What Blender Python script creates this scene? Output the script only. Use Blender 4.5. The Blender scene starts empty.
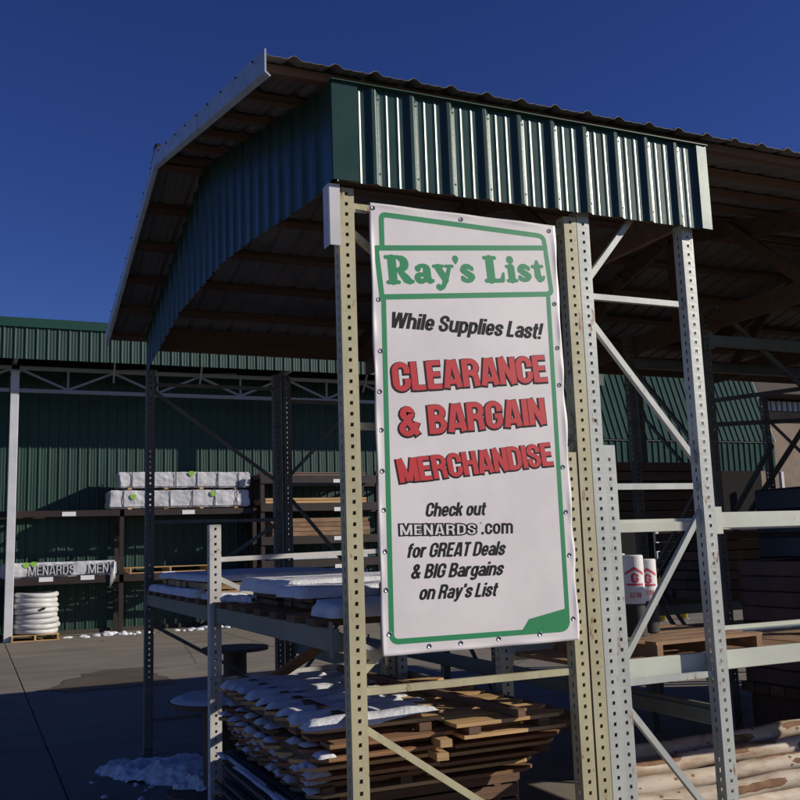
import bpy, bmesh, math, random
import numpy as np
from mathutils import Vector, Matrix, noise
random.seed(7)
rnd = random.uniform
PI = math.pi

# ------------------------------------------------------------------ camera, sky, sun, exposure
sc = bpy.context.scene
COL = sc.collection
CAM_H = 1.8
FOC = 953.29                                   # focal length in photo pixels (800 wide)
yaw, pitch, roll = 0.423764, 0.151930, -0.033580
cy_, sy_, cp_, sp_ = math.cos(yaw), math.sin(yaw), math.cos(pitch), math.sin(pitch)
fwd = Vector((sy_*cp_, cy_*cp_, sp_)); rgt = Vector((cy_, -sy_, 0)); up_ = rgt.cross(fwd)
r2 = math.cos(roll)*rgt + math.sin(roll)*up_
u2 = -math.sin(roll)*rgt + math.cos(roll)*up_
cam = bpy.data.cameras.new('camera'); cam_o = bpy.data.objects.new('camera', cam); COL.objects.link(cam_o)
cam.sensor_width = 36; cam.lens = FOC/800*36; cam.clip_end = 2000; cam.clip_start = 0.05
cam_o.matrix_world = Matrix(((r2.x, u2.x, -fwd.x, 0), (r2.y, u2.y, -fwd.y, 0), (r2.z, u2.z, -fwd.z, CAM_H), (0, 0, 0, 1)))
sc.camera = cam_o

SUN = Vector((2.18, -1.2, 1.0)).normalized()   # direction towards the sun
w = bpy.data.worlds.new('World'); sc.world = w; w.use_nodes = True
wn = w.node_tree.nodes; wl = w.node_tree.links
sky = wn.new('ShaderNodeTexSky'); sky.sky_type = 'NISHITA'; sky.sun_disc = False
sky.sun_elevation = math.asin(SUN.z); sky.sun_rotation = math.atan2(SUN.x, SUN.y)
sky.altitude = 2200; sky.air_density = 1.0; sky.dust_density = 0.1; sky.ozone_density = 4.0
hs = wn.new('ShaderNodeHueSaturation'); hs.inputs['Saturation'].default_value = 1.18; hs.inputs['Hue'].default_value = 0.526
wl.new(sky.outputs[0], hs.inputs['Color']); wl.new(hs.outputs[0], wn['Background'].inputs[0]); wn['Background'].inputs[1].default_value = 0.079
sl = bpy.data.lights.new('sun', 'SUN'); sl.energy = 4.8; sl.angle = math.radians(0.5); sl.color = (1, 0.93, 0.82)
so = bpy.data.objects.new('sun', sl); COL.objects.link(so)
so.rotation_euler = SUN.to_track_quat('Z', 'Y').to_euler()
vs = sc.view_settings
vs.view_transform = 'Standard'; vs.look = 'None'; vs.exposure = -0.1; vs.gamma = 1.0; vs.use_curve_mapping = False
try:
    sc.cycles.max_bounces = 8; sc.cycles.use_denoising = True
except Exception: pass

# a pixel of the photo (800x800) -> the point of a given world plane
def P(px, py, ax, val):
    d = r2*((px-400)/FOC) - u2*((py-400)/FOC) + fwd
    o = Vector((0, 0, CAM_H)); t = (val-o[ax])/d[ax]
    return o + d*t

# ------------------------------------------------------------------ materials
MATS = {}
def mat(name, col, rough=0.6, metal=0.0, col2=None, scale=6, mixlo=.4, mixhi=.62, bump=0.0, bscale=40, rust=0, stretch=(1, 1, 1),
        rvar=0.0, spec=0.5, sheen=0, coords='Object', roughvar=0.0, dirt=0):
    m = bpy.data.materials.new(name); m.use_nodes = True; MATS[name] = m
    n = m.node_tree.nodes; l = m.node_tree.links; b = n['Principled BSDF']
    b.inputs['Roughness'].default_value = rough; b.inputs['Metallic'].default_value = metal
    b.inputs['Specular IOR Level'].default_value = spec
    tc = n.new('ShaderNodeTexCoord'); mp = n.new('ShaderNodeMapping'); mp.inputs['Scale'].default_value = stretch
    l.new(tc.outputs[coords], mp.inputs[0])
    oi = n.new('ShaderNodeObjectInfo')
    ad = n.new('ShaderNodeVectorMath'); ad.operation = 'ADD'; mu = n.new('ShaderNodeMath'); mu.operation = 'MULTIPLY'; mu.inputs[1].default_value = 37
    l.new(oi.outputs['Random'], mu.inputs[0]); l.new(mp.outputs[0], ad.inputs[0]); l.new(mu.outputs[0], ad.inputs[1])
    vec = ad.outputs[0]
    cur = None
    def noise_(s, d=5, r=.6):
        t = n.new('ShaderNodeTexNoise'); t.inputs['Scale'].default_value = s; t.inputs['Detail'].default_value = d; t.inputs['Roughness'].default_value = r
        l.new(vec, t.inputs['Vector']); return t.outputs['Fac']
    def ramp(f, a, c):
        r = n.new('ShaderNodeMapRange'); r.inputs[1].default_value = a; r.inputs[2].default_value = c; l.new(f, r.inputs[0]); return r.outputs[0]
    def mix(f, a, c):
        x = n.new('ShaderNodeMix'); x.data_type = 'RGBA'
        if hasattr(f, 'is_linked') or not isinstance(f, float): l.new(f, x.inputs[0])
        else: x.inputs[0].default_value = f
        for s, i in ((a, 6), (c, 7)):
            if isinstance(s, tuple): x.inputs[i].default_value = (*s, 1)
            else: l.new(s, x.inputs[i])
        return x.outputs[2]
    cur = col
    if col2: cur = mix(ramp(noise_(scale), mixlo, mixhi), col, col2)
    if dirt: cur = mix(ramp(noise_(scale*.35, 6, .7), .5, .75), cur, tuple(c*(1-dirt) for c in col))
    if rust: cur = mix(ramp(noise_(9, 8, .72), .70-rust, .76-rust), cur, (.20, .075, .025))
    if rvar:
        h = n.new('ShaderNodeHueSaturation'); r = n.new('ShaderNodeMapRange'); r.inputs[3].default_value = 1-rvar; r.inputs[4].default_value = 1+rvar
        l.new(oi.outputs['Random'], r.inputs[0]); l.new(r.outputs[0], h.inputs['Value'])
        if isinstance(cur, tuple): h.inputs['Color'].default_value = (*cur, 1)
        else: l.new(cur, h.inputs['Color'])
        cur = h.outputs[0]
    if isinstance(cur, tuple): b.inputs['Base Color'].default_value = (*cur, 1)
    else: l.new(cur, b.inputs['Base Color'])
    if roughvar:
        r = n.new('ShaderNodeMapRange'); r.inputs[3].default_value = max(.05, rough-roughvar); r.inputs[4].default_value = min(1, rough+roughvar)
        l.new(noise_(scale*2), r.inputs[0]); l.new(r.outputs[0], b.inputs['Roughness'])
    if bump:
        bp = n.new('ShaderNodeBump'); bp.inputs['Strength'].default_value = bump; bp.inputs['Distance'].default_value = .01
        l.new(noise_(bscale, 6, .65), bp.inputs['Height']); l.new(bp.outputs[0], b.inputs['Normal'])
    return m
mat('green_steel', (.021, .054, .041), .29, .10, (.025, .062, .047), 3, bump=.05, bscale=5, spec=.5, roughvar=.05, rvar=.05)
mat('green_wall', (.006, .035, .024), .5, .0, (.008, .041, .028), 2, bump=.04, bscale=5, rvar=.06)
mat('green_dull', (.012, .052, .043), .75, .0, (.009, .042, .035), 2, spec=.2)
mat('green_trim', (.010, .055, .037), .45, .0)
mat('roof_sheet', (.21, .195, .185), .6, .1, (.15, .14, .13), 2)
mat('galvanised', (.50, .53, .55), .45, .5, (.40, .43, .46), 8)
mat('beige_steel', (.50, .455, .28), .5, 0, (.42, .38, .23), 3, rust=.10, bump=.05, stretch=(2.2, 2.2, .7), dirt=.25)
mat('silver_steel', (.50, .515, .475), .45, .1, (.41, .425, .395), 3, rust=.095, bump=.05, stretch=(2.2, 2.2, .7), dirt=.2)
mat('white_steel', (.62, .60, .56), .5, 0, (.5, .48, .45), 4, rust=.09, bump=.05)
mat('shaded_steel', (.17, .155, .125), .6, 0, (.125, .112, .09), 5, rust=.05, bump=.05)  # colour darkened to deepen the shade on the inner and rear rack frames
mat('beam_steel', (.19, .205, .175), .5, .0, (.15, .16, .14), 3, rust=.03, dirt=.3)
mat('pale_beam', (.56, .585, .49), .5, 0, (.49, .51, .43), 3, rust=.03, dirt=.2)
mat('brown_rack', (.020, .011, .009), .55, 0, (.028, .016, .013), 4)
mat('white_paint', (.62, .62, .64), .5, 0, (.54, .54, .55), 3)
mat('grey_truss', (.30, .31, .33), .5, 0)
mat('wood', (.60, .385, .17), .75, 0, (.40, .225, .085), 5, .3, .72, bump=.25, bscale=18, stretch=(.4, 9, 9), rvar=.22)
mat('dark_wood', (.17, .09, .05), .8, 0, (.09, .05, .03), 5, .3, .7, bump=.25, bscale=18, stretch=(.4, 9, 9), rvar=.25)
mat('cedar', (.34, .17, .075), .8, 0, (.18, .09, .045), 5, .3, .7, bump=.3, bscale=18, stretch=(.4, 9, 9), rvar=.3)
mat('truss_wood', (.185, .11, .07), .8, 0, (.12, .07, .046), 4, .3, .7, bump=.15, stretch=(.35, 4, 4), rvar=.2)
mat('ply', (.33, .20, .11), .8, 0, (.2, .11, .055), 3, .35, .65, bump=.2, bscale=30, rvar=.15)
mat('brown_stack', (.20, .125, .095), .8, 0, (.13, .085, .065), 4, .3, .7, bump=.2, stretch=(.3, 3, 6), rvar=.3)
mat('snow', (.74, .75, .77), .6, 0, (.66, .67, .70), 7, bump=.8, bscale=45, coords='Object', dirt=.18)
mat('plastic_wrap', (.62, .62, .63), .28, 0, (.5, .5, .52), 5, bump=.55, bscale=9, roughvar=.12)
mat('strap', (.06, .06, .06), .5)
mat('leaf_print', (.25, .5, .06), .5)
mat('black_print', (.012, .012, .014), .5)
mat('banner_vinyl', (.77, .72, .71), .42, 0, (.70, .65, .645), 2, bump=.22, bscale=2.6)
mat('banner_green', (.022, .25, .095), .42, bump=.08, bscale=3.5)
mat('banner_grass', (.02, .24, .085), .42, bump=.08, bscale=3.5)
mat('banner_red', (.55, .03, .035), .42, bump=.08, bscale=3.5)
mat('banner_black', (.012, .012, .013), .6, spec=.2)
mat('banner_white', (.72, .68, .68), .42)
mat('steel_ring', (.55, .55, .56), .3, .9)
mat('bolt_dark', (.02, .02, .025), .5, .3)
mat('concrete', (.245, .21, .162), .85, 0, (.185, .157, .12), .8, .35, .65, bump=.25, bscale=30, rvar=.05, dirt=.25)
def concrete_detail(m):
    n = m.node_tree.nodes; l = m.node_tree.links; b = n['Principled BSDF']; src = b.inputs['Base Color'].links[0].from_socket
    geo = n.new('ShaderNodeNewGeometry')
    def nz(scale, st, lo, hi, det=8, typ='ShaderNodeTexNoise'):
        mp = n.new('ShaderNodeMapping'); mp.inputs['Scale'].default_value = st; l.new(geo.outputs['Position'], mp.inputs[0])
        t = n.new(typ); t.inputs['Scale'].default_value = scale
        if typ == 'ShaderNodeTexNoise': t.inputs['Detail'].default_value = det; t.inputs['Roughness'].default_value = .7
        else: t.feature = 'DISTANCE_TO_EDGE'
        l.new(mp.outputs[0], t.inputs['Vector'])
        r = n.new('ShaderNodeMapRange'); r.inputs[1].default_value = lo; r.inputs[2].default_value = hi; l.new(t.outputs[0], r.inputs[0]); return r.outputs[0]
    def mul(col, f, c, k):
        x = n.new('ShaderNodeMix'); x.data_type = 'RGBA'; x.blend_type = 'MIX'; mm = n.new('ShaderNodeMath'); mm.operation = 'MULTIPLY'; mm.inputs[1].default_value = k
        l.new(f, mm.inputs[0]); l.new(mm.outputs[0], x.inputs[0]); l.new(col, x.inputs[6]); x.inputs[7].default_value = (*c, 1); return x.outputs[2]
    c = mul(src, nz(160, (1, 1, 1), .52, .72), (.10, .09, .08), .6)             # aggregate specks
    c = mul(c, nz(1.1, (.16, 2.2, 1), .52, .70), (.075, .065, .055), .55)        # tyre streaks along the lane
    c = mul(c, nz(.55, (1, 1, 1), .55, .75), (.36, .34, .31), .45)               # salt bloom
    crack = nz(.23, (1, 1, 1), .006, .0, typ='ShaderNodeTexVoronoi')
    c = mul(c, crack, (.05, .045, .04), .75)
    l.new(c, b.inputs['Base Color'])
concrete_detail(MATS['concrete'])
mat('wet_concrete', (.10, .075, .05), .6, 0, (.125, .10, .07), 2)
mat('asphalt', (.10, .095, .09), .9, 0, (.075, .07, .066), 1.2, bump=.3, bscale=60)
mat('joint', (.06, .052, .046), .95)
mat('coil_plastic', (.60, .59, .57), .45, 0, (.5, .49, .47), 5)
mat('tag_white', (.75, .75, .75), .5)
mat('tpost', (.03, .05, .07), .5, .2, (.055, .05, .045), 12, rvar=.2)
mat('spool_wood', (.15, .095, .06), .8, 0, (.09, .055, .035), 4, .3, .7, bump=.25, stretch=(1, 5, 1))
mat('log_wood', (.56, .48, .38), .8, 0, (.33, .22, .14), 6, .44, .66, bump=.35, bscale=14, stretch=(.5, 1.6, 1.6), rvar=.13)
mat('bark', (.25, .135, .07), .9, 0, (.14, .07, .035), 9, bump=.6, bscale=30)
mat('knot', (.20, .10, .05), .8)
mat('roll_black', (.035, .028, .025), .7)
mat('roll_white', (.74, .72, .71), .5)
mat('roll_red', (.55, .05, .08), .5)
mat('navy_wrap', (.04, .045, .06), .5, 0, (.03, .034, .046), 4, bump=.2, bscale=6)
mat('pink_stack', (.17, .10, .08), .75, 0, (.12, .07, .058), 4, rvar=.15)
mat('tan_wall', (.24, .17, .12), .8, 0, (.19, .135, .10), 2)
mat('roof_brown', (.06, .042, .034), .8, 0, (.045, .03, .025), 2)
mat('yellow_paint', (.55, .40, .05), .5)
mat('window_glass', (.35, .42, .45), .15, 0)
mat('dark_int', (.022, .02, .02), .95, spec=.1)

# ------------------------------------------------------------------ mesh helpers
class MB:
    def __init__(s): s.v = []; s.f = []
    def poly(s, pts):
        i = len(s.v); s.v += [tuple(p) for p in pts]; s.f.append(tuple(range(i, i+len(pts)))); return s
    def box(s, x0, x1, y0, y1, z0, z1):
        i = len(s.v)
        s.v += [(x0, y0, z0), (x1, y0, z0), (x1, y1, z0), (x0, y1, z0), (x0, y0, z1), (x1, y0, z1), (x1, y1, z1), (x0, y1, z1)]
        s.f += [tuple(i+k for k in q) for q in ((0, 3, 2, 1), (4, 5, 6, 7), (0, 1, 5, 4), (1, 2, 6, 5), (2, 3, 7, 6), (3, 0, 4, 7))]; return s
    def bar(s, a, b, w, h, upv=(0, 0, 1)):          # rectangular bar from a to b
        a = Vector(a); b = Vector(b); d = (b-a).normalized(); u = Vector(upv)
        sx = d.cross(u)
        if sx.length < 1e-4: sx = d.cross(Vector((0, 1, 0)))
        sx.normalize(); u = sx.cross(d)
        i = len(s.v)
        for p in (a, b):
            for q, r in ((-1, -1), (1, -1), (1, 1), (-1, 1)): s.v.append(tuple(p+sx*(q*w/2)+u*(r*h/2)))
        s.f += [tuple(i+k for k in q) for q in ((3, 2, 1, 0), (4, 5, 6, 7), (0, 1, 5, 4), (1, 2, 6, 5), (2, 3, 7, 6), (3, 0, 4, 7))]; return s
    def tube(s, pts, rad, n=10, cap=True):
        pts = [Vector(p) for p in pts]; i0 = len(s.v); m = len(pts)
        ref = Vector((0, 0, 1))
        for k, p in enumerate(pts):
            d = (pts[min(k+1, m-1)]-pts[max(k-1, 0)]).normalized()
            a = d.cross(ref)
            if a.length < .05: a = d.cross(Vector((0, 1, 0)))
            a.normalize(); c = a.cross(d); r = rad[k] if isinstance(rad, (list, tuple)) else rad
            for j in range(n):
                t = 2*PI*j/n; s.v.append(tuple(p+a*(r*math.cos(t))+c*(r*math.sin(t))))
        for k in range(m-1):
            for j in range(n):
                s.f.append((i0+k*n+j, i0+k*n+(j+1) % n, i0+(k+1)*n+(j+1) % n, i0+(k+1)*n+j))
        if cap:
            s.f.append(tuple(i0+j for j in range(n))[::-1]); s.f.append(tuple(i0+(m-1)*n+j for j in range(n)))
        return s
    def lathe(s, prof, n=28, cx=0, cy=0):
        i0 = len(s.v)
        for r, z in prof:
            for j in range(n): t = 2*PI*j/n; s.v.append((cx+r*math.cos(t), cy+r*math.sin(t), z))
        for k in range(len(prof)-1):
            for j in range(n): s.f.append((i0+k*n+j, i0+k*n+(j+1) % n, i0+(k+1)*n+(j+1) % n, i0+(k+1)*n+j))
        s.f.append(tuple(i0+j for j in range(n))[::-1]); s.f.append(tuple(i0+(len(prof)-1)*n+j for j in range(n))); return s
    def prism(s, pts, d):                           # closed outline extruded by vector d
        i = len(s.v); n = len(pts); d = Vector(d)
        s.v += [tuple(p) for p in pts]+[tuple(Vector(p)+d) for p in pts]
        s.f.append(tuple(range(i, i+n))[::-1]); s.f.append(tuple(range(i+n, i+2*n)))
        for k in range(n): s.f.append((i+k, i+(k+1) % n, i+n+(k+1) % n, i+n+k))
        return s
    def mesh(s, name, m, smooth=False):
        me = bpy.data.meshes.new(name); me.from_pydata(s.v, [], s.f); me.materials.append(MATS[m])
        if smooth: me.polygons.foreach_set('use_smooth', [True]*len(me.polygons))
        me.update(); return me
    def build(s, name, m, parent=None, smooth=False, bevel=0, solid=0, loc=None, rot=None):
        return put(name, s.mesh(name, m, smooth), parent, bevel, solid, loc, rot)
def put(name, me, parent=None, bevel=0, solid=0, loc=None, rot=None):
    o = bpy.data.objects.new(name, me); COL.objects.link(o); o.parent = parent
    if loc: o.location = loc
    if rot: o.rotation_euler = rot
    if solid: x = o.modifiers.new('thickness', 'SOLIDIFY'); x.thickness = solid; x.offset = 0
    if bevel: x = o.modifiers.new('bevel', 'BEVEL'); x.width = bevel; x.segments = 1; x.limit_method = 'ANGLE'
    return o
def tag(o, label, cat, group=None, kind=None):
    o['label'] = label; o['category'] = cat
    if group: o['group'] = group
    if kind: o['kind'] = kind
    return o
def thing(name, label, cat, loc=(0, 0, 0), rotz=0, group=None):
    o = bpy.data.objects.new(name, None); COL.objects.link(o); o.location = loc; o.rotation_euler = (0, 0, rotz); o.empty_display_size = .1
    return tag(o, label, cat, group)

# ------------------------------------------------------------------ ground
g = MB().box(-400, 500, -300, 700, -.35, -.06).build('ground', 'asphalt'); g['kind'] = 'structure'
pave = bpy.data.objects.new('pavement', None); COL.objects.link(pave); pave['kind'] = 'structure'
jx = .735; SW = 4.57
xs = [jx+SW*k for k in range(-3, 8)]; ys = [-9.2, -4.4, .4, 5.2, 9.94, 14.9, 19.7, 24.5]
for i in range(len(xs)-1):
    for j in range(len(ys)-1):
        h = rnd(-.003, .0)
        MB().box(xs[i]+.005, xs[i+1]-.005, ys[j]+.005, ys[j+1]-.005, -.14, h).build('slab', 'concrete', pave, bevel=.008)
MB().box(xs[0], xs[-1], ys[0], ys[-1], -.055, -.035).build('joint_filler', 'joint', pave)
# damp stain on the lane
bpts = [P(x, y, 2, .004) for x, y in ((36, 691), (58, 685), (74, 678), (84, 674), (100, 671), (118, 668.5), (140, 667), (152, 667.5), (150, 672), (158, 676), (172, 679), (176, 681), (160, 684), (120, 687.5), (80, 690.5))]
bq = []
for k_, p_ in enumerate(bpts):
    q_ = bpts[(k_+1) % len(bpts)]
    for u_ in range(7):
        v_ = p_.lerp(q_, u_/7); bq.append(v_+Vector((noise.noise(v_*4.1), noise.noise(v_*3.3+Vector((9, 0, 0)))*1.6, 0))*.13)
bpts = bq
st = MB().prism([(p.x, p.y, .0015) for p in bpts][::-1], (0, 0, .0025)).build('damp_patch', 'wet_concrete'); st['kind'] = 'structure'

# ------------------------------------------------------------------ ribbed sheet metal
PITCH = .2055
def profile(u0, u1, pitch=PITCH, hM=.019, runM=.024, topM=.020, hm=.0036, runm=.0135, phase=0.0):
    """list of (u, height) for an agricultural steel sheet between u0 and u1; a major rib is centred on every multiple of pitch"""
    pts = []
    k0 = math.floor((u0-phase)/pitch)-1; k1 = math.ceil((u1-phase)/pitch)+1
    for k in range(k0, k1+1):
        c = phase+k*pitch
        e = topM/2
        pts += [(c-e-runM-.006, 0), (c-e-runM+.001, .0012), (c-e-.003, hM-.0025), (c-e+.002, hM), (c+e-.002, hM), (c+e+.003, hM-.0025), (c+e+runM-.001, .0016), (c+e+runM+.008, 0)]
        for t in (1/3, 2/3):
            m = c+pitch*(.06+t*.88)
            pts += [(m+runm*q, hm*.5*(1+math.cos(PI*q))) for q in (-1, -.7, -.4, -.15, .15, .4, .7, 1)]
    def hgt(u):
        for a, b in zip(pts, pts[1:]):
            if a[0] <= u <= b[0]: return a[1]+(b[1]-a[1])*(u-a[0])/max(1e-9, b[0]-a[0])
        return 0
    out = [(u0, hgt(u0))]+[p for p in pts if u0+1e-4 < p[0] < u1-1e-4]+[(u1, hgt(u1))]
    return out
def sheet(prof, fn, rows=2):
    """fn(u, h, t) -> point, t = 0..1 along the sheet"""
    b = MB(); n = len(prof)
    for r in range(rows):
        for u, h in prof: b.v.append(tuple(fn(u, h, r/(rows-1))))
    for r in range(rows-1):
        for k in range(n-1): b.f.append((r*n+k, r*n+k+1, (r+1)*n+k+1, (r+1)*n+k))
    return b

# ------------------------------------------------------------------ the open storage shed (roof carried on rack columns)
Y0, GX = 4.08, 1.532
YE0, ZE0, YR, ZR, YE1, ZE1 = 3.97, 4.055, 6.85, 4.735, 9.66, 3.97
XL, XR = 1.174, 14.2
def roofz(y):
    return ZE0+(ZR-ZE0)*(y-YE0)/(YR-YE0) if y <= YR else ZR+(ZE1-ZR)*(y-YR)/(YE1-YR)
shed = thing('storage_shed', 'open-sided storage shed roof with green ribbed steel fascia and wooden purlins', 'shed', (GX, Y0, 0))
def S(b, name, m, **k):                     # part of the shed in world coordinates
    o = b.build(name, m, shed, **k); o.matrix_parent_inverse = Matrix.Translation((-GX, -Y0, 0)); return o
PW = PITCH*4
x = XL
ph = 1.722
while x < XR-.01:
    x1 = min(XR, x+PW)
    pr = profile(x, x1, phase=ph)
    for (ya, za, yb, zb) in ((YE0, ZE0, YR, ZR), (YE1, ZE1, YR, ZR)):
        S(sheet(pr, lambda u, h, t: (u, ya+(yb-ya)*t, za+(zb-za)*t+h+.003)), 'roof_panel', 'roof_sheet', solid=.002)
    x = x1
S(MB().prism([(XL-.02, YR-.16, ZR-.016), (XL-.02, YR, ZR+.03), (XL-.02, YR+.16, ZR-.016), (XL-.02, YR+.16, ZR-.008), (XL-.02, YR, ZR+.042), (XL-.02, YR-.16, ZR-.008)][::-1], (XR-XL+.04, 0, 0)), 'ridge_cap', 'galvanised')
# purlins: boards lying on the rafters, running along the shed
for ya, yb in ((Y0+.03, YR-.07), (YE1-.05, YR+.07)):
    for k in range(6):
        y = ya+(yb-ya)*k/5
        sgn = 1 if yb > ya else -1
        ang = math.atan((ZR-ZE0)/(YR-YE0)) if yb > ya else -math.atan((ZR-ZE1)/(YE1-YR))
        for xa, xb in ((XL+.03, 5.2), (5.203, 9.7), (9.703, XR-.03)):
            S(MB().bar((xa, y, roofz(y)-.028), (xb, y, roofz(y)-.028), .088, .040, (0, -math.sin(ang), math.cos(ang))), 'purlin', 'truss_wood')
# rafters and ties
for k, xr in enumerate((1.60, 3.76, 5.95, 8.1, 10.3, 12.5, 14.1)):
    for ya, yb in ((Y0+.09, YR), (YE1-.35, YR)):
        a = Vector((xr, ya, roofz(ya)-.128)); b = Vector((xr, yb, roofz(yb)-.128))
        S(MB().bar(a, b, .040, .15), 'rafter', 'truss_wood')
    if k:
        S(MB().bar((xr+.041, Y0+.12, 3.70), (xr+.041, YE1-.4, 3.70), .04, .17), 'tie_beam', 'truss_wood')
        for ya, yb in ((5.2, 6.1), (8.5, 7.6)):
            S(MB().bar((xr-.041, ya, 3.66), (xr-.041, yb, roofz(yb)-.1), .04, .1), 'web_brace', 'truss_wood')
        S(MB().bar((xr+.0, YR, 3.79), (xr+.0, YR, ZR-.2), .038, .1, (0, 1, 0)), 'king_post', 'truss_wood')
# wooden headers behind the eaves, carried by the columns
S(MB().box(1.545, 3.78, Y0+.016, Y0+.055, 3.56, 3.80), 'header', 'truss_wood')
for xa, xb in ((1.545, 5.6), (5.604, 9.9), (9.904, XR-.05)):
    S(MB().box(xa, xb, 9.27, 9.31, 3.765, 4.0), 'header', 'truss_wood')
# gable band of ribbed sheets, lower edge cut along the roof line
GB = [(4.02, 3.515), (4.807, 3.60), (5.475, 3.695), (6.323, 3.78), (7.75, 3.785), (8.519, 3.695), (9.42, 3.575)]
def gbot(y):
    for (a, za), (b, zb) in zip(GB, GB[1:]):
        if a <= y <= b: return za+(zb-za)*(y-a)/(b-a)
    return GB[0][1] if y < GB[0][0] else GB[-1][1]
y = 4.02
while y < 9.42:
    y1 = min(9.42, y+PW)
    pr = [p for p in profile(y, y1, phase=4.1)]
    S(sheet(pr, lambda u, h, t: (GX-h, u, gbot(u)+(roofz(u)-.052-gbot(u))*t)), 'gable_panel', 'green_steel', solid=.002)
    y = y1
# eave fascia: corner trim, ribbed sheets, end trim
FT, FB = 4.015, 3.522
def fz(u, t):
    return FB+(FT-FB)*t
S(MB().box(GX-.025, 1.640, Y0-.062, Y0-.058, FB, FT).box(GX-.029, GX-.0245, Y0-.058, Y0+.05, FB, FT), 'corner_trim', 'green_steel')
xf = [1.640, 1.722+PITCH*2.5, 1.722+PITCH*6.5, 3.700]
for a, b in zip(xf, xf[1:]):
    S(sheet(profile(a, b, phase=1.722), lambda u, h, t: (u, Y0-.045-h, fz(u, t))), 'fascia_panel', 'green_steel', solid=.002)
S(MB().prism([(3.70, Y0-.046, FB-.004), (3.722, Y0-.07, FB-.004), (3.795, Y0-.067, FB-.004), (3.795, Y0-.02, FB-.004), (3.79, Y0-.02, FB-.004), (3.79, Y0-.062, FB-.004), (3.724, Y0-.065, FB-.004), (3.70, Y0-.041, FB-.004)], (0, 0, FT-FB+.004)), 'end_trim', 'green_steel')
S(MB().box(GX-.03, 3.80, Y0-.078, Y0-.04, FT+.003, FT+.008), 'drip_edge', 'green_trim')
S(MB().box(1.56, 3.75, Y0-.04, Y0+.012, 3.60, 3.64).box(1.56, 3.75, Y0-.04, Y0+.012, 3.93, 3.97), 'girt', 'truss_wood')
scr = MB().lathe([(.007, 0), (.007, .003), (.004, .007)], 8).mesh('screw', 'bolt_dark')
for k in range(0, 10):
    for zz in (FB+.06, FT-.05):
        o = put('screw', scr, shed, loc=(1.722+PITCH*k+.03-GX, -.046, zz), rot=(PI/2, 0, 0))
for k in range(0, 24):
    o = put('screw', scr, shed, loc=(-.001, .25+k*.2055, gbot(Y0+.25+k*.2055)+.06), rot=(0, -PI/2, 0))
# rake trim along the roof edge
for (ya, za, yb, zb, n) in ((YE0-.01, ZE0, YR+.005, ZR, 2), (YE1+.01, ZE1, YR+.005, ZR, 2)):
    for i in range(n):
        t0, t1 = i/n, (i+1)/n
        p0 = (ya+(yb-ya)*t0, za+(zb-za)*t0); p1 = (ya+(yb-ya)*t1, za+(zb-za)*t1)
        off = .0035*i
        pts = [(XL-.012-off, p0[0], p0[1]+.028), (XL-.012-off, p0[0], p0[1]-.085), (XL+.012-off, p0[0], p0[1]-.105), (XL+.018, p0[0], p0[1]-.100), (XL-.004-off, p0[0], p0[1]-.08), (XL-.004-off, p0[0], p0[1]+.028)]
        S(MB().prism(pts[::-1], (0, p1[0]-p0[0], p1[1]-p0[1])), 'rake_trim', 'galvanised')
    for k in range(9):
        t = .06+k*.11; yy = ya+(yb-ya)*t; zz = za+(zb-za)*t+.005
        put('screw', scr, shed, loc=(XL-.019-GX, yy-Y0, zz), rot=(0, -PI/2, 0))
S(MB().box(XL-.02, XL+.03, YR-.05, YR+.05, ZR+.028, ZR+.075), 'ridge_end_cap', 'bolt_dark', bevel=.01)

# ------------------------------------------------------------------ pallet rack pieces
HP = .0508
_post = {}
def post_mesh(h, m, w_=.076, d=.072):
    key = (round(h, 2), m)
    if key in _post: return _post[key]
    b = MB(); n = int(h/HP)
    def strip(fn, width, hw, hh):
        for k in range(n):
            z0, z1 = k*HP, (k+1)*HP if k < n-1 else h
            zc = k*HP+HP/2
            o = [(0, z0), (width, z0), (width, z1), (0, z1)]
            c = width/2; i_ = [(c-hw, zc-hh), (c+hw*.8, zc-hh), (c+hw, zc+hh), (c-hw*.8, zc+hh)]
            i = len(b.v); b.v += [fn(*p) for p in o+i_]
            for a in range(4): b.f.append((i+a, i+(a+1) % 4, i+4+(a+1) % 4, i+4+a))
    strip(lambda u, z: (u, 0, z), w_, .0088, .0088)
    strip(lambda u, z: (0, d-u, z), d, .0065, .012)
    strip(lambda u, z: (w_, u, z), d, .0065, .012)
    b.poly([(0, d, 0), (.018, d, 0), (.018, d, h), (0, d, h)]); b.poly([(w_-.018, d, 0), (w_, d, 0), (w_, d, h), (w_-.018, d, h)])
    bm = bmesh.new(); me = b.mesh('rack_post', m); bm.from_mesh(me); bmesh.ops.remove_doubles(bm, verts=bm.verts, dist=1e-5)
    bmesh.ops.recalc_face_normals(bm, faces=bm.faces); bm.to_mesh(me); bm.free()
    _post[key] = me; return me
plate = MB().box(-.03, .106, -.03, .102, 0, .008).mesh('base_plate', 'beam_steel')
def post(parent, x, y, h, m='beige_steel', base=True, z=0):
    o = put('post', post_mesh(h, m), parent, solid=.0028, loc=Vector((x, y, z))-parent.location)
    if base: put('base_plate', plate, parent, loc=Vector((x, y, z))-parent.location)
    return o
def brace(parent, a, b, m, w_=.032, d=.028, name='brace'):
    """cold rolled channel between two points, open to one side"""
    a = Vector(a)-parent.location; b = Vector(b)-parent.location
    dd = (b-a).normalized(); yv = Vector((0, 1, 0)); s_ = dd.cross(yv).normalized()
    q = []
    t = .003
    for (u, v) in ((-w_/2, 0), (w_/2, 0), (w_/2, d), (w_/2-t, d), (w_/2-t, t), (-w_/2+t, t), (-w_/2+t, d), (-w_/2, d)):
        q.append(a+s_*u+yv*(v-d/2))
    return MB().prism(q, b-a).build(name, m, parent)
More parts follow.
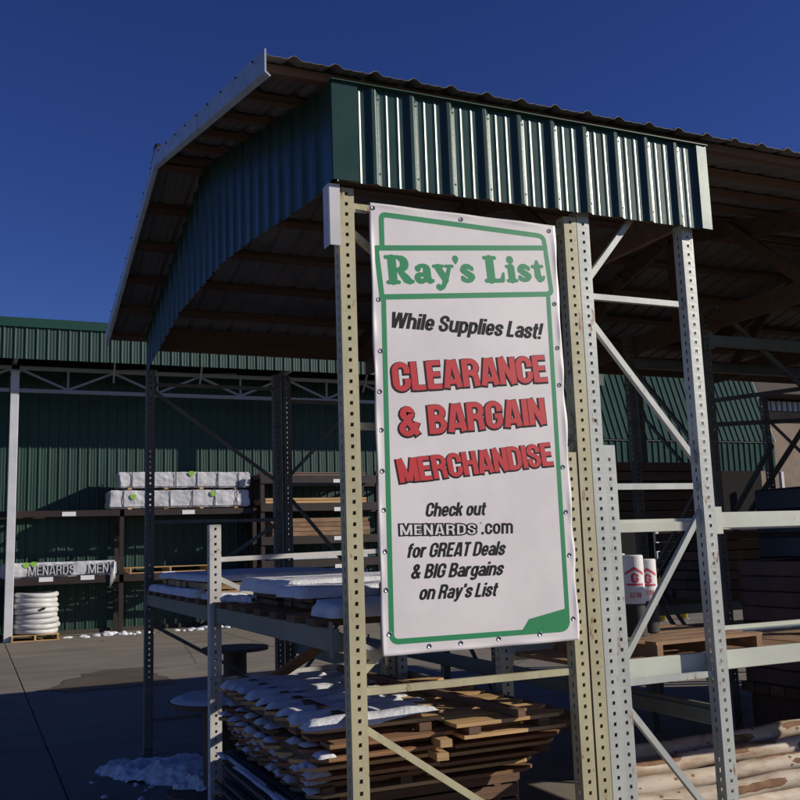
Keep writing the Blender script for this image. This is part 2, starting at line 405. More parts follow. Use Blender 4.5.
def frame(parent, xa, xb, y, h, m, h2=None, pattern=(), my=.036):
    post(parent, xa, y, h, m); post(parent, xb, y, h2 or h, m)
    for (x0, z0, x1, z1) in pattern: brace(parent, (x0, y+my, z0), (x1, y+my, z1), m)
def beam(parent, a, b, m, hgt=.10, dep=.055, out=1, conn=True):
    """box beam with a step along its top inner edge, and an end connector plate; a, b = centres of the upper front edge"""
    a = Vector(a)-parent.location; b = Vector(b)-parent.location
    dd = (b-a).normalized(); s_ = dd.cross(Vector((0, 0, 1))).normalized()*out; z = Vector((0, 0, 1))
    sec = [(0, 0), (dep*.62, 0), (dep*.62, -.022), (dep, -.022), (dep, -hgt), (0, -hgt)]
    pts = [a+s_*u+z*v for u, v in sec]
    o = MB().prism(pts, b-a).build('beam', m, parent, bevel=.003)
    if conn:
        for p, e in ((a, dd), (b, -dd)):
            q = [p+z*.03-s_*.004, p+z*.03+s_*.0, p-z*(hgt+.03)+s_*.0, p-z*(hgt+.03)-s_*.004]
            MB().prism(q, e*.045).build('connector', m, o)
    return o

# ---- beige rack (front tall frame under the fascia, low middle frame, tall rear frame)
RA = thing('pallet_rack', 'beige pallet rack at the shed corner carrying snowy boards behind the clearance banner', 'pallet rack', (1.55, Y0, 0))
pat = [(1.62, 3.43, 2.85, 3.43), (1.62, 1.16, 2.85, 1.16), (1.63, 1.0, 2.84, .18), (1.63, 3.30, 2.84, 2.40), (1.63, 1.25, 2.84, 2.30), (1.62, 2.36, 2.85, 2.36), (1.62, .12, 2.85, .12)]
frame(RA, 1.555, 2.833, Y0, 3.51, 'beige_steel', pattern=pat)
post(RA, 2.748, Y0+.005, 2.246, 'beige_steel')
post(RA, 1.475, 6.47, 1.985, 'white_steel'); post(RA, 2.735, 6.47, 1.985, 'beige_steel')
for (x0, z0, x1, z1) in ((1.55, 1.75, 2.74, 1.77), (1.55, .955, 2.74, .99), (1.55, 1.62, 2.74, 1.03), (1.55, .2, 2.74, .9)):
    brace(RA, (x0, 6.506, z0), (x1, 6.506, z1), 'white_steel')
frame(RA, 1.495, 2.752, 9.2, 3.56, 'shaded_steel', pattern=[(1.57, 3.35, 2.76, 2.50), (1.57, 2.1, 2.76, 2.1), (1.57, 1.3, 2.76, 2.05), (1.57, 1.15, 2.76, .45), (1.57, .3, 2.76, .3), (1.57, 3.42, 2.76, 3.42)])
for ya, yb in ((4.155, 6.47), (6.545, 9.2)):
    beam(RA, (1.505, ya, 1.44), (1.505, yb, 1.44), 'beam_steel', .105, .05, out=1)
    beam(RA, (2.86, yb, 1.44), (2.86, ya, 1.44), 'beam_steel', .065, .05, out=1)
for x0, x1, z in ((1.63, 1.70, 3.42), (1.63, 1.70, 1.32)):
    MB().prism([(x0, Y0+.02, z-.02), (x1, Y0+.02, z-.02), (x1, Y0+.02, z+.02), (x0, Y0+.02, z+.02)], (0, .004, 0)).build('banner_clip', 'beige_steel', RA).matrix_parent_inverse = Matrix.Translation(-RA.location)
MB().box(GX-.035, GX+.018, Y0-.028, Y0-.022, 3.21, 3.512).box(GX-.039, GX-.0355, Y0-.026, Y0+.05, 3.21, 3.512).build('splice_channel', 'white_paint', RA).matrix_parent_inverse = Matrix.Translation(-RA.location)

# ---- silver tall frame rack to the right of the banner
RB = thing('pallet_rack', 'grey tall rack columns with diagonal braces right of the banner', 'pallet rack', (2.95, Y0, 0))
pat = [(2.98, 3.09, 3.66, 3.09), (2.98, 2.07, 3.64, 2.07), (2.99, 2.95, 3.66, 2.17), (3.655, 1.96, 3.04, 1.16), (2.98, 1.075, 3.66, 1.075), (3.03, .99, 3.65, .25), (2.985, 3.18, 3.34, 3.60), (2.98, .12, 3.66, .12)]
frame(RB, 2.917, 3.628, Y0+.002, 3.55, 'silver_steel', pattern=pat)
frame(RB, 2.855, 3.60, 9.2, 3.56, 'shaded_steel', pattern=[(2.93, 3.3, 3.62, 3.3), (2.93, 2.55, 3.62, 3.25), (2.93, 2.45, 3.62, 2.45), (2.93, 2.3, 3.62, 1.5), (2.93, .5, 3.62, 1.3)])
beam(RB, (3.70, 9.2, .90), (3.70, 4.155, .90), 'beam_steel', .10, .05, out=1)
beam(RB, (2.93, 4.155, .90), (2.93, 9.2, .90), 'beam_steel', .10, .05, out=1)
post(RB, 2.83, 6.47, 1.985, 'silver_steel')

# ---- low silver rack with shelves running to the right
RC = thing('pallet_rack', 'low pale grey rack holding roofing rolls on its lower shelf at the right', 'pallet rack', (3.0, Y0+.1, 0))
YB = Y0+.09
post(RC, 2.990, Y0+.004, 2.285, 'silver_steel'); post(RC, 2.990, 5.25, 2.285, 'silver_steel')
post(RC, 6.35, YB, 2.285, 'silver_steel'); post(RC, 6.35, 5.25, 2.285, 'silver_steel')
for (z, h) in ((1.178, .10), (1.925, .087)):
    if z > 1.5: a = (3.706, Y0+.006, z)
    else: a = (3.068, YB, z)
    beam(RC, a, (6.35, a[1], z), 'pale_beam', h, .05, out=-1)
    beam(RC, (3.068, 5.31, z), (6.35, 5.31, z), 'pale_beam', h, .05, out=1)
brace(RC, (3.02, 5.20, 1.99), (3.02, 4.2, 1.2), 'silver_steel')
for k in range(10):      # deck boards of the lower shelf
    MB().box(3.10+k*.325, 3.10+k*.325+.29, 4.20, 5.28, 1.105, 1.128).build('deck_board', 'ply', RC).matrix_parent_inverse = Matrix.Translation(-RC.location)

# ---- inner racks standing under the ridge and the rear eave
def inner_rack(label, xs_, ya, yb, h, m, levels, groups=None):
    R_ = thing('pallet_rack', label, 'pallet rack', (xs_[0], ya, 0))
    for x in xs_:
        for y in (ya, yb): post(R_, x, y, h, m)
        for k in range(3):
            z0 = .3+k*(h-.6)/3; z1 = z0+(h-.6)/3
            a, b = ((ya+.07, yb) if k % 2 == 0 else (yb, ya+.07))
            L = R_.location
            MB().bar(Vector((x+.038, a, z0))-L, Vector((x+.038, b, z1))-L, .03, .03).build('brace', m, R_)
    for a, b in zip(xs_, xs_[1:]):
        for z in levels:
            beam(R_, (a+.076, ya+.01, z), (b, ya+.01, z), 'beam_steel', .10, .05, out=-1)
            beam(R_, (a+.076, yb+.06, z), (b, yb+.06, z), 'beam_steel', .10, .05, out=1)
    return R_
inner_rack('tall dark rack with lumber shelves in the shade under the ridge', (5.90, 8.9, 11.9), 6.47, 7.55, 3.79, 'shaded_steel', (.95, 4.0-.42))
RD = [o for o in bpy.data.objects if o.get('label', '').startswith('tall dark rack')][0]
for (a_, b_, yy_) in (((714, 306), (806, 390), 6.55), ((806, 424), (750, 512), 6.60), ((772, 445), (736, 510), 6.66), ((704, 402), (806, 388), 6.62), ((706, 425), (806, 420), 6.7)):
    p_, q_ = P(*a_, 1, yy_), P(*b_, 1, yy_); brace(RD, tuple(p_), tuple(q_), 'shaded_steel', .04, .03)
inner_rack('rear rack with dark lumber bundles seen between the grey columns', (4.55, 7.30, 9.30, 12.9), 8.1, 9.2, 3.56, 'shaded_steel', (1.1, 1.98))

# ------------------------------------------------------------------ the banner
BX0, BX1, BZ0, BZ1 = 1.705, 2.763, 1.312, 3.445
BY = Y0-.012
ban = thing('clearance_banner', 'white vinyl banner with green frame and red clearance lettering on beige rack', 'banner', (BX0, BY, BZ0))
BL = ban.location
def byoff(x, z):
    e = min(x-BX0, BX1-x, z-BZ0, BZ1-z)
    k = max(0, 1-e/.024)
    return -.006*k*(.5+.5*math.sin(z*21+x*17+1.3*math.sin(z*7)))
nx, nz = 96, 180
b = MB()
for j in range(nz+1):
    for i in range(nx+1):
        x = BX0+(BX1-BX0)*i/nx; z = BZ0+(BZ1-BZ0)*j/nz
        ex = .004*math.sin(z*19)*(1 if i == nx else 0)-.003*math.sin(z*14)*(1 if i == 0 else 0)
        b.v.append((x+ex-BL.x, byoff(x, z), z-BL.z))
for j in range(nz):
    for i in range(nx):
        k = j*(nx+1)+i; b.f.append((k, k+1, k+nx+2, k+nx+1))
b.build('vinyl_sheet', 'banner_vinyl', ban, smooth=True, solid=.0016)
def bp(px, py):
    p = P(px, py, 1, BY); return Vector((p.x, 0, p.z))
_lay = [0]
def capsule(b, p, q, r0, r1, y, n=9):
    """flat rounded stroke from p to q in the banner plane"""
    d = (q-p); L = d.length
    a = math.atan2(d.z, d.x) if L > 1e-6 else 0
    dl = 0 if L < 1e-6 else math.asin(max(-1, min(1, (r0-r1)/L)))
    pts = []
    for k in range(n+1):
        t = a+PI/2-dl+ (PI+2*dl)*k/n; pts.append((p.x+r0*math.cos(t), p.z+r0*math.sin(t)))
    for k in range(n+1):
        t = a-PI/2+dl+(PI-2*dl)*k/n; pts.append((q.x+r1*math.cos(t), q.z+r1*math.sin(t)))
    b.poly([(x-BL.x, y, z-BL.z) for x, z in pts])
def strokes(name, lines, m, y0=-.0011, step=-.000005, label=None):
    """lines: list of [(point, radius), ...] polylines"""
    b = MB(); i = 0
    for ln in lines:
        for (p, r), (q, s_) in zip(ln, ln[1:]):
            capsule(b, p, q, r, s_, y0+step*i); i += 1
    o = b.build(name, m, ban)
    if label: o['label'] = label
    return o
# green frame
def fr(pts, r): return [(bp(*p), r) for p in pts]
R1 = .0135
fl = []
def rc(a, c, b, n=6):     # rounded corner
    a, c, b = Vector(a), Vector(c), Vector(b); return [tuple((1-t)**2*a+2*t*(1-t)*c+t*t*b) for t in [k/n for k in range(n+1)]]
fl.append(fr([(382, 247.5), (381.2, 220)]+rc((381.2, 220), (381, 214.3), (386, 215))+[(537, 235.5)]+rc((537, 235.5), (543.5, 236.5), (544, 242))+[(545, 248)], R1))
fl.append(fr([(376.5, 248), (545, 248), (551, 290)]+rc((551, 290), (551.5, 294), (546, 294.2))+[(382, 297), (376.5, 252), (376.5, 248)], R1))
fl.append(fr([(383.5, 297), (391.5, 634)]+rc((391.5, 634), (391.8, 642), (399, 641.5))+[(560, 629.5)]+rc((560, 629.5), (568, 628.8), (567.6, 620))+[(548, 295)], .0125))
strokes('frame_print', fl, 'banner_green')
# green bank in the corner
gp = [(521, 632.5), (529, 619), (566.8, 608), (567.6, 622), (565.5, 627.5), (560, 629.5)]
MB().poly([(bp(*p).x-BL.x, -.0016, bp(*p).z-BL.z) for p in gp][::-1]).build('bank_print', 'banner_grass', ban)
# soft slab letters of the headline, drawn as fat rounded strokes in a unit box
def arc(cx, cz, rx, rz, a0, a1, n=10, r=.1, r_=None):
    r_ = r if r_ is None else r_
    return [((cx+rx*math.cos(math.radians(a0+(a1-a0)*k/n)), cz+rz*math.sin(math.radians(a0+(a1-a0)*k/n))), r+(r_-r)*math.sin(PI*k/n)) for k in range(n+1)]
COOP = {
 'R': (1.02, [[((.27, .12), .125), ((.27, .88), .125)], [((.08, .055), .055), ((.47, .055), .055)], [((.06, .945), .055), ((.5, .945), .055)],
              arc(.50, .71, .22, .205, 88, -88, 12, .055, .125), [((.3, .505), .05), ((.5, .505), .05)], [((.50, .48), .07), ((.76, .16), .12), ((.86, .08), .085), ((.98, .07), .05)]]),
 'a': (.74, [arc(.36, .50, .2, .14, 165, 25, 8, .07, .06), [((.17, .54), .085), ((.18, .53), .085)], [((.50, .5), .115), ((.51, .17), .115), ((.60, .075), .075), ((.70, .09), .05)],
             arc(.28, .20, .15, .12, 60, 330, 12, .055, .085), [((.28, .325), .05), ((.5, .36), .05)]]),
 'y': (.76, [[((.03, .62), .05), ((.36, .62), .05)], [((.19, .57), .105), ((.43, .12), .10)], [((.48, .62), .048), ((.73, .62), .048)],
             [((.62, .58), .055), ((.44, .10), .075), ((.32, -.13), .07), ((.2, -.2), .065)], [((.16, -.14), .085), ((.17, -.15), .085)]]),
 "'": (.24, [[((.12, .90), .095), ((.11, .74), .035)]]),
 's': (.60, [arc(.29, .49, .17, .125, 25, 200, 10, .06, .075), [((.13, .47), .09), ((.45, .22), .10)], arc(.29, .185, .175, .115, 20, -155, 10, .075, .06), [((.47, .55), .06), ((.48, .5), .05)], [((.09, .2), .05), ((.1, .12), .06)]]),
 ' ': (.30, []),
 'L': (.90, [[((.30, .12), .13), ((.30, .88), .13)], [((.1, .945), .055), ((.52, .945), .055)], [((.1, .06), .06), ((.72, .06), .06)], [((.74, .08), .075), ((.80, .33), .04)]]),
 'i': (.46, [[((.23, .10), .115), ((.23, .56), .115)], [((.06, .05), .05), ((.41, .05), .05)], [((.06, .61), .05), ((.22, .61), .06)], [((.22, .87), .115), ((.225, .87), .115)]]),
 't': (.52, [[((.25, .80), .05), ((.24, .6), .10), ((.24, .22), .11), ((.30, .1), .10), ((.42, .10), .06), ((.48, .18), .045)], [((.05, .6), .05), ((.45, .61), .05)]]),
}
def coop(text, quad, m, name):
    tot = sum(COOP[c][0] for c in text); ux = 0
    bl, br, tl, tr = [bp(*p) for p in quad]
    hgt = ((tl-bl).length+(tr-br).length)/2
    for c in text:
        wd, st_ = COOP[c]; lines = []
        for ln in st_:
            q = []
            for (u, v), r in ln:
                t = (ux+u)/tot; lo = bl.lerp(br, t); hi = tl.lerp(tr, t); q.append((lo+(hi-lo)*v, r*hgt*1.36))
            lines.append(q)
        if lines: strokes(name, lines, m, y0=-.0011)
        ux += wd
coop("Ray's List", ((386, 284), (545.5, 281.5), (383.5, 255.5), (542, 257)), 'banner_green', 'headline_letter')
# heavy condensed lettering: every glyph is a set of broad flat strokes (cap height 1, stroke 0.17)
def el(cx, cy, rx, ry, a0, a1, n=8): return [(cx+rx*math.cos(math.radians(a0+(a1-a0)*k/n)), cy+ry*math.sin(math.radians(a0+(a1-a0)*k/n))) for k in range(n+1)]
def oring(x0, x1, y0, y1):
    cx = (x0+x1)/2; rx = (x1-x0)/2; ry = min(rx*1.15, (y1-y0)/2)
    p = el(cx, y1-ry, rx, ry, 0, 180)+el(cx, y0+ry, rx, ry, 180, 360); return p+[p[0], p[1]]
xh = .66
BOLD = {
 ' ': (.20, []),
 'A': (.62, [[(.085, 0), (.25, 1)], [(.535, 0), (.37, 1)], [(.17, .22), (.45, .22)]]),
 'B': (.58, [[(.09, 0), (.09, 1)], [(.09, .925), (.26, .925)]+el(.29, .735, .175, .19, 90, -90)+[(.09, .545)], [(.09, .50), (.28, .50)]+el(.30, .285, .19, .21, 90, -90)+[(.09, .075)]]),
 'C': (.57, [[(.48, .60), (.48, .72)]+el(.285, .72, .195, .205, 0, 180)+el(.285, .28, .195, .205, 180, 360)+[(.48, .28), (.48, .41)]]),
 'D': (.58, [[(.09, 0), (.09, 1)], [(.09, .925), (.24, .925)]+el(.26, .70, .23, .225, 90, 0)+el(.26, .30, .23, .225, 0, -90)+[(.09, .075)]]),
 'E': (.50, [[(.09, 0), (.09, 1)], [(.09, .925), (.47, .925)], [(.09, .52), (.44, .52)], [(.09, .075), (.48, .075)]]),
 'G': (.59, [[(.49, .62), (.49, .72)]+el(.29, .72, .2, .205, 0, 180)+el(.29, .28, .2, .205, 180, 360)+[(.49, .28), (.49, .455), (.31, .455)]]),
 'H': (.58, [[(.09, 0), (.09, 1)], [(.49, 0), (.49, 1)], [(.09, .53), (.49, .53)]]),
 'I': (.19, [[(.095, 0), (.095, 1)]]),
 'L': (.47, [[(.09, 0), (.09, 1)], [(.09, .075), (.45, .075)]]),
 'M': (.76, [[(.085, 0), (.085, 1)], [(.675, 0), (.675, 1)], [(.12, 1), (.36, .04)], [(.64, 1), (.40, .04)]]),
 'N': (.58, [[(.085, 0), (.085, 1)], [(.495, 0), (.495, 1)], [(.09, 1), (.49, 0)]]),
 'R': (.59, [[(.09, 0), (.09, 1)], [(.09, .925), (.27, .925)]+el(.30, .71, .185, .215, 90, -90)+[(.09, .495)], [(.30, .50), (.44, .40), (.485, .0)]]),
 'S': (.56, [[(.46, .64), (.46, .74)]+el(.275, .74, .185, .185, 0, 180)+[(.09, .70), (.14, .60), (.40, .44), (.46, .33)]+el(.275, .26, .185, .185, 0, -180)+[(.09, .26), (.09, .38)]]),
 'T': (.50, [[(.25, 0), (.25, .85)], [(.01, .925), (.49, .925)]]),
 'W': (.88, [[(.075, 1), (.22, 0)], [(.42, .98), (.25, 0)], [(.46, .98), (.63, 0)], [(.805, 1), (.66, 0)]]),
 '&': (.66, [el(.27, .765, .135, .165, 0, 370, 12), el(.27, .27, .19, .20, 60, 300, 12), [(.19, .66), (.58, .02)], [(.33, .095), (.45, .18), (.57, .44)]]),
 'a': (.50, [[(.42, 0), (.42, .49)]+el(.25, .49, .17, .17, 0, 165), [(.42, .37), (.28, .385)]+el(.25, .235, .17, .155, 90, 270)+[(.42, .14)]]),
 'c': (.48, [[(.42, .43), (.42, .49)]+el(.255, .49, .165, .175, 0, 180)+el(.255, .245, .165, .175, 180, 360)+[(.42, .245), (.42, .31)]]),
 'd': (.53, [[(.44, 0), (.44, 1)], oring(.09, .43, .07, xh)]),
 'e': (.50, [[(.12, .36), (.41, .36), (.41, .49)]+el(.25, .49, .16, .175, 0, 180)+el(.25, .245, .16, .175, 180, 350)]),
 'f': (.33, [[(.14, 0), (.14, .80)]+el(.29, .80, .15, .12, 180, 90)+[(.34, .92)], [(.0, .665), (.32, .665)]]),
 'g': (.53, [[(.44, .735), (.44, -.03)]+el(.265, -.03, .175, .15, 0, -165), oring(.09, .43, .09, xh)]),
 'h': (.53, [[(.09, 0), (.09, 1)], [(.09, .45)]+el(.265, .47, .175, .19, 165, 0)+[(.44, 0)]]),
 'i': (.19, [[(.095, 0), (.095, .74)], [(.095, .83), (.095, 1)]]),
 'k': (.51, [[(.09, 0), (.09, 1)], [(.15, .30), (.41, .74)], [(.24, .45), (.44, 0)]]),
 'l': (.19, [[(.095, 0), (.095, 1)]]),
 'm': (.80, [[(.09, 0), (.09, .74)], [(.09, .5)]+el(.245, .49, .155, .175, 165, 0)+[(.40, 0)], [(.40, .5)]+el(.555, .49, .155, .175, 165, 0)+[(.71, 0)]]),
 'n': (.53, [[(.09, 0), (.09, .74)], [(.09, .45)]+el(.265, .47, .175, .19, 165, 0)+[(.44, 0)]]),
 'o': (.52, [oring(.09, .43, .07, xh)]),
 'p': (.53, [[(.09, -.24), (.09, .74)], oring(.10, .44, .075, xh)]),
 'r': (.37, [[(.09, 0), (.09, .74)], [(.09, .42), (.16, .60), (.25, .655), (.36, .655)]]),
 's': (.48, [[(.40, .46), (.40, .52)]+el(.245, .525, .155, .135, 0, 180)+[(.10, .49), (.15, .42), (.35, .32), (.40, .24)]+el(.245, .21, .155, .14, 0, -180)+[(.09, .21), (.09, .28)]]),
 't': (.34, [[(.15, .95), (.15, .22)]+el(.27, .22, .12, .145, 180, 270)+[(.33, .075)], [(.0, .665), (.33, .665)]]),
 'u': (.53, [[(.09, .74), (.09, .27)]+el(.265, .27, .175, .19, 180, 350), [(.44, 0), (.44, .74)]]),
 'y': (.50, [[(.07, .74), (.25, .03)], [(.43, .74), (.25, -.03), (.19, -.14), (.04, -.16)]]),
 "'": (.18, [[(.09, .72), (.09, 1)]]),
 '!': (.20, [[(.1, .27), (.1, 1)], [(.1, 0), (.1, .17)]]),
 '.': (.20, [[(.1, 0), (.1, .18)]]),
 '@': (.18, [el(.09, .92, .045, .045, 0, 370, 10)]),
}
def glyphs(body, wst=.17, grow=0.0, space=.045, shear=0.0, bar=.86):
    """vertices (u, v, layer), faces and advance width of a line of heavy condensed text"""
    V, F, ux, lay = [], [], 0, 0
    for c in body:
        wd, sts = BOLD[c]
        for ln in sts:
            w2 = wst
            if c == '@': w2 = .03
            L_, R_ = [], []
            pts = []
            for a, b_ in ln:
                if not pts or (pts[-1]-Vector((a, b_))).length > .012: pts.append(Vector((a, b_)))
            n = len(pts)
            if grow:
                d0 = (pts[0]-pts[1]).normalized(); d1 = (pts[-1]-pts[-2]).normalized(); pts[0] = pts[0]+d0*grow; pts[-1] = pts[-1]+d1*grow
            for k, p in enumerate(pts):
                a = (pts[k]-pts[k-1]).normalized() if k else (pts[1]-pts[0]).normalized()
                b_ = (pts[k+1]-pts[k]).normalized() if k < n-1 else a
                na = Vector((-a.y, a.x)); nb = Vector((-b_.y, b_.x)); m_ = (na+nb)
                m_ = na if m_.length < .2 else m_.normalized()
                h_ = w2/2*(1-(1-bar)*abs(m_.y))/max(.6, m_.dot(na))+grow
                L_.append(p+m_*h_); R_.append(p-m_*h_)
            i = len(V)
            for p in L_+R_: V.append((ux+p.x+shear*p.y, p.y, lay))
            for k in range(n-1): F.append((i+n+k, i+n+k+1, i+k+1, i+k))
            lay += 1
        ux += wd+space
    return V, F, ux-space
def text_verts(body, off, space=1.0, shear=0.0):
    V, F, wd = glyphs(body, .17+off)
    return [(a, b_*.73, l_) for a, b_, l_ in V], F
def letters(body, quad, m, y, grow=0.0, wst=.17, shear=0.0, space=.045, shift=(0, 0), name='lettering'):
    V, F, wd = glyphs(body, wst, grow, space, shear)
    bl, br, tl, tr = [bp(*p) for p in quad]; b = MB()
    for u, v, l_ in V:
        t = u/(wd+shear); lo = bl.lerp(br, t); hi = tl.lerp(tr, t); q = lo+(hi-lo)*v
        b.v.append((q.x-BL.x+shift[0], y-.000006*l_, q.z-BL.z+shift[1]))
    b.f = F; return b.build(name, m, ban)
SH = .17
letters('While Supplies Last!', ((389.5, 327.5), (543, 339.5), (389.5, 311.5), (543.5, 323.5)), 'banner_black', -.0012, shear=SH, wst=.205)
for body, q in (('CLEARANCE', ((394, 391.5), (548, 381.5), (391, 363), (544.5, 355.5))), ('& BARGAIN', ((400.5, 436.5), (546, 424), (398, 407.5), (543, 398))), ('MERCHANDISE', ((400.5, 483), (554, 465), (396, 459.5), (550, 442.5)))):
    letters(body, q, 'banner_black', -.0011, grow=.045, wst=.205, space=.05, shift=(-.003, -.004))
    letters(body, q, 'banner_red', -.0019, wst=.205, space=.05)
letters('Check out', ((425, 516.8), (487, 515.2), (425, 502.8), (487, 501.8)), 'banner_black', -.0012, shear=SH, wst=.205)
q = ((400, 535.2), (476, 534.2), (399.5, 524.8), (476, 524))
letters('MENARDS', q, 'banner_black', -.0011, grow=.13, wst=.13, space=.09)
letters('MENARDS', q, 'banner_white', -.0019, wst=.14, space=.09)
letters('.com', ((481, 534.6), (513, 533.4), (481, 519.5), (513, 519)), 'banner_black', -.0012)
letters('@', ((479, 534.8), (482.5, 534.6), (479, 522), (482.5, 522)), 'banner_black', -.0012, wst=.03)
letters('for GREAT Deals', ((406.5, 558), (506, 555), (407, 543.5), (507, 541)), 'banner_black', -.0012, shear=SH, wst=.205)
letters('& BIG Bargains', ((410.5, 579), (504, 575), (411, 564.5), (505.5, 561)), 'banner_black', -.0012, shear=SH, wst=.205)
letters("on Ray's List", ((418.5, 600), (498, 596), (419.5, 585.5), (499.5, 582)), 'banner_black', -.0012, shear=SH, wst=.205)
ring = MB()
for k in range(16):
    a0, a1 = 2*PI*k/16, 2*PI*(k+1)/16
    for (ra, ya, rb, yb) in ((.012, 0, .0095, -.003), (.0095, -.003, .0055, -.001)):
        ring.poly([(ra*math.cos(a0), ya, ra*math.sin(a0)), (ra*math.cos(a1), ya, ra*math.sin(a1)), (rb*math.cos(a1), yb, rb*math.sin(a1)), (rb*math.cos(a0), yb, rb*math.sin(a0))])
ringm = ring.mesh('grommet', 'steel_ring', True)
hole = MB().poly([(.0056*math.cos(-2*PI*k/10), -.0008, .0056*math.sin(-2*PI*k/10)) for k in range(10)]).mesh('grommet_hole', 'bolt_dark')
for px, py in ((373, 208), (461, 219.5), (549, 231), (379, 299.5), (381, 351), (380, 391.5), (381.5, 430), (382.5, 471), (384, 510), (385.5, 551.5), (386.5, 590), (389.5, 634), (554.5, 304), (557.5, 348), (559.5, 385), (563, 467), (566, 512), (569.5, 555), (573.5, 618.5), (429.5, 646), (499, 638.5), (540, 634), (461, 643)):
    p = bp(px, py); o = put('grommet', ringm, ban, loc=(p.x-BL.x, byoff(p.x, p.z)-.0018, p.z-BL.z)); put('grommet_hole', hole, o)

# ------------------------------------------------------------------ snow
def snow_bits(b, x0, x1, y0, y1, z, th, n=26, edge=.18, seed=0, rough=.25, rot=0, m=None, gap=-.15):
    """lumpy snow cover on a rectangle; thickness falls to nothing at an uneven edge"""
    m = m or max(6, int(n*(y1-y0)/max(.05, x1-x0)))
    n1, m1 = n+1, m+1; i0 = len(b.v)
    cx, cy = (x0+x1)/2, (y0+y1)/2; H_ = []
    for j in range(m1):
        for i in range(n1):
            u, v = i/n, j/m
            x = x0+(x1-x0)*u; y = y0+(y1-y0)*v
            e = min(u*(x1-x0), (1-u)*(x1-x0), v*(y1-y0), (1-v)*(y1-y0))
            nz_ = noise.noise(Vector((x*3.1+seed, y*3.1, seed*1.7)))
            nf = noise.noise(Vector((x*11+seed, y*11, 3.3)))
            k = max(0, min(1, (e+edge*.55*nz_+.1*edge)/edge)); k = k**.5
            t = th*k*(1+rough*nz_+.18*nf)
            if nz_+.4*nf < gap-.35: t = 0
            H_.append(max(0, t))
            dx, dy = x-cx, y-cy; c, s_ = math.cos(rot), math.sin(rot)
            b.v.append((cx+dx*c-dy*s_, cy+dx*s_+dy*c, z+max(0, t)-.0015))
    for j in range(m):
        for i in range(n):
            a = j*n1+i; q = (a, a+1, a+n1+1, a+n1)
            if max(H_[k] for k in q) > .002: b.f.append(tuple(i0+k for k in q))
    return b
def snow(label, rects, name='snow'):
    b = MB()
    for k, r in enumerate(rects): snow_bits(b, *r[0], seed=r[1] if len(r) > 1 else k*7.3, **(r[2] if len(r) > 2 else {}))
    o = b.build(name, 'snow', None, smooth=True); return tag(o, label, 'snow', kind='stuff')

def block(b, x0, x1, y0, y1, z0, z1, seed=0, cut=.12, amp=.02):
    """closed slab of settled snow with rounded, uneven edges"""
    nx_, ny_ = max(5, int((x1-x0)/cut*3)), max(5, int((y1-y0)/cut*3)); H_ = z1-z0; i0 = len(b.v)
    r = min(H_*.8, .07); ring_ = []
    def edge(x, y):
        return amp*1.6*noise.noise(Vector((x*4+seed, y*4, seed)))+amp*.6*noise.noise(Vector((x*13, y*13+seed, 2)))
    lv_ = [(0, z0), (0, z0+(H_-r)*.5), (0, z1-r), (r*.13, z1-r*.5), (r*.5, z1-r*.13)]
    def rim(ins, z):
        pts = []
        n4 = [(x0+(x1-x0)*k/nx_, y0, 0, -1) for k in range(nx_)]+[(x1, y0+(y1-y0)*k/ny_, 1, 0) for k in range(ny_)]+[(x1-(x1-x0)*k/nx_, y1, 0, 1) for k in range(nx_)]+[(x0, y1-(y1-y0)*k/ny_, -1, 0) for k in range(ny_)]
        for x, y, ox, oy in n4:
            cx = min(max(x, x0+r), x1-r); cy2 = min(max(y, y0+r), y1-r)
            d = Vector((x-cx, y-cy2))
            e = edge(x, y)
            if d.length > r: x, y = cx+d.x/d.length*r, cy2+d.y/d.length*r
            dd = d.normalized() if d.length > 1e-5 else Vector((ox, oy))
            pts.append((x-dd.x*(ins-e), y-dd.y*(ins-e), z+(.35*e if z > z0 else 0)))
        return pts
    N = 2*(nx_+ny_)
    for ins, z in lv_: b.v += rim(ins, z)
    for k in range(len(lv_)-1):
        for j in range(N): b.f.append((i0+k*N+j, i0+k*N+(j+1) % N, i0+(k+1)*N+(j+1) % N, i0+(k+1)*N+j))
    # top: grid inside the last rim
    g0 = len(b.v); last = i0+(len(lv_)-1)*N
    for j in range(1, ny_):
        for i in range(1, nx_):
            x = x0+(x1-x0)*i/nx_; y = y0+(y1-y0)*j/ny_
            e = .5*amp*noise.noise(Vector((x*2.3+seed, y*2.3, 5)))+.25*amp*noise.noise(Vector((x*9+seed, y*9, 1)))
            b.v.append((x, y, z1+e))
    def gi(i, j):
        if j == 0: return last+i if i < nx_ else last+nx_
        if i == nx_: return last+nx_+j if j < ny_ else last+nx_+ny_
        if j == ny_: return last+nx_+ny_+(nx_-i)
        if i == 0: return last+2*nx_+ny_+(ny_-j) if j > 0 else last
        return g0+(j-1)*(nx_-1)+(i-1)
    for j in range(ny_):
        for i in range(nx_): b.f.append((gi(i, j), gi(i+1, j), gi(i+1, j+1), gi(i, j+1)))
_ico = bmesh.new(); bmesh.ops.create_icosphere(_ico, subdivisions=3, radius=1)
ICO_V = [v.co.copy() for v in _ico.verts]; ICO_F = [tuple(v.index for v in f.verts) for f in _ico.faces]; _ico.free()
def lump(b, x, y, z, rx, ry, rz, seed):
    i0 = len(b.v)
    for v in ICO_V:
        k = 1+.30*noise.noise(v*1.3+Vector((seed, 0, 0)))+.20*noise.noise(v*3.1+Vector((0, seed, 0)))+.10*noise.noise(v*7+Vector((0, 0, seed)))
        b.v.append((x+v.x*rx*k, y+v.y*ry*k, max(.0005, z+v.z*rz*k)))
    b.f += [tuple(i0+q for q in f) for f in ICO_F]
def snowobj(b, name, label):
    return tag(b.build(name, 'snow', None, smooth=True), label, 'snow', kind='stuff')

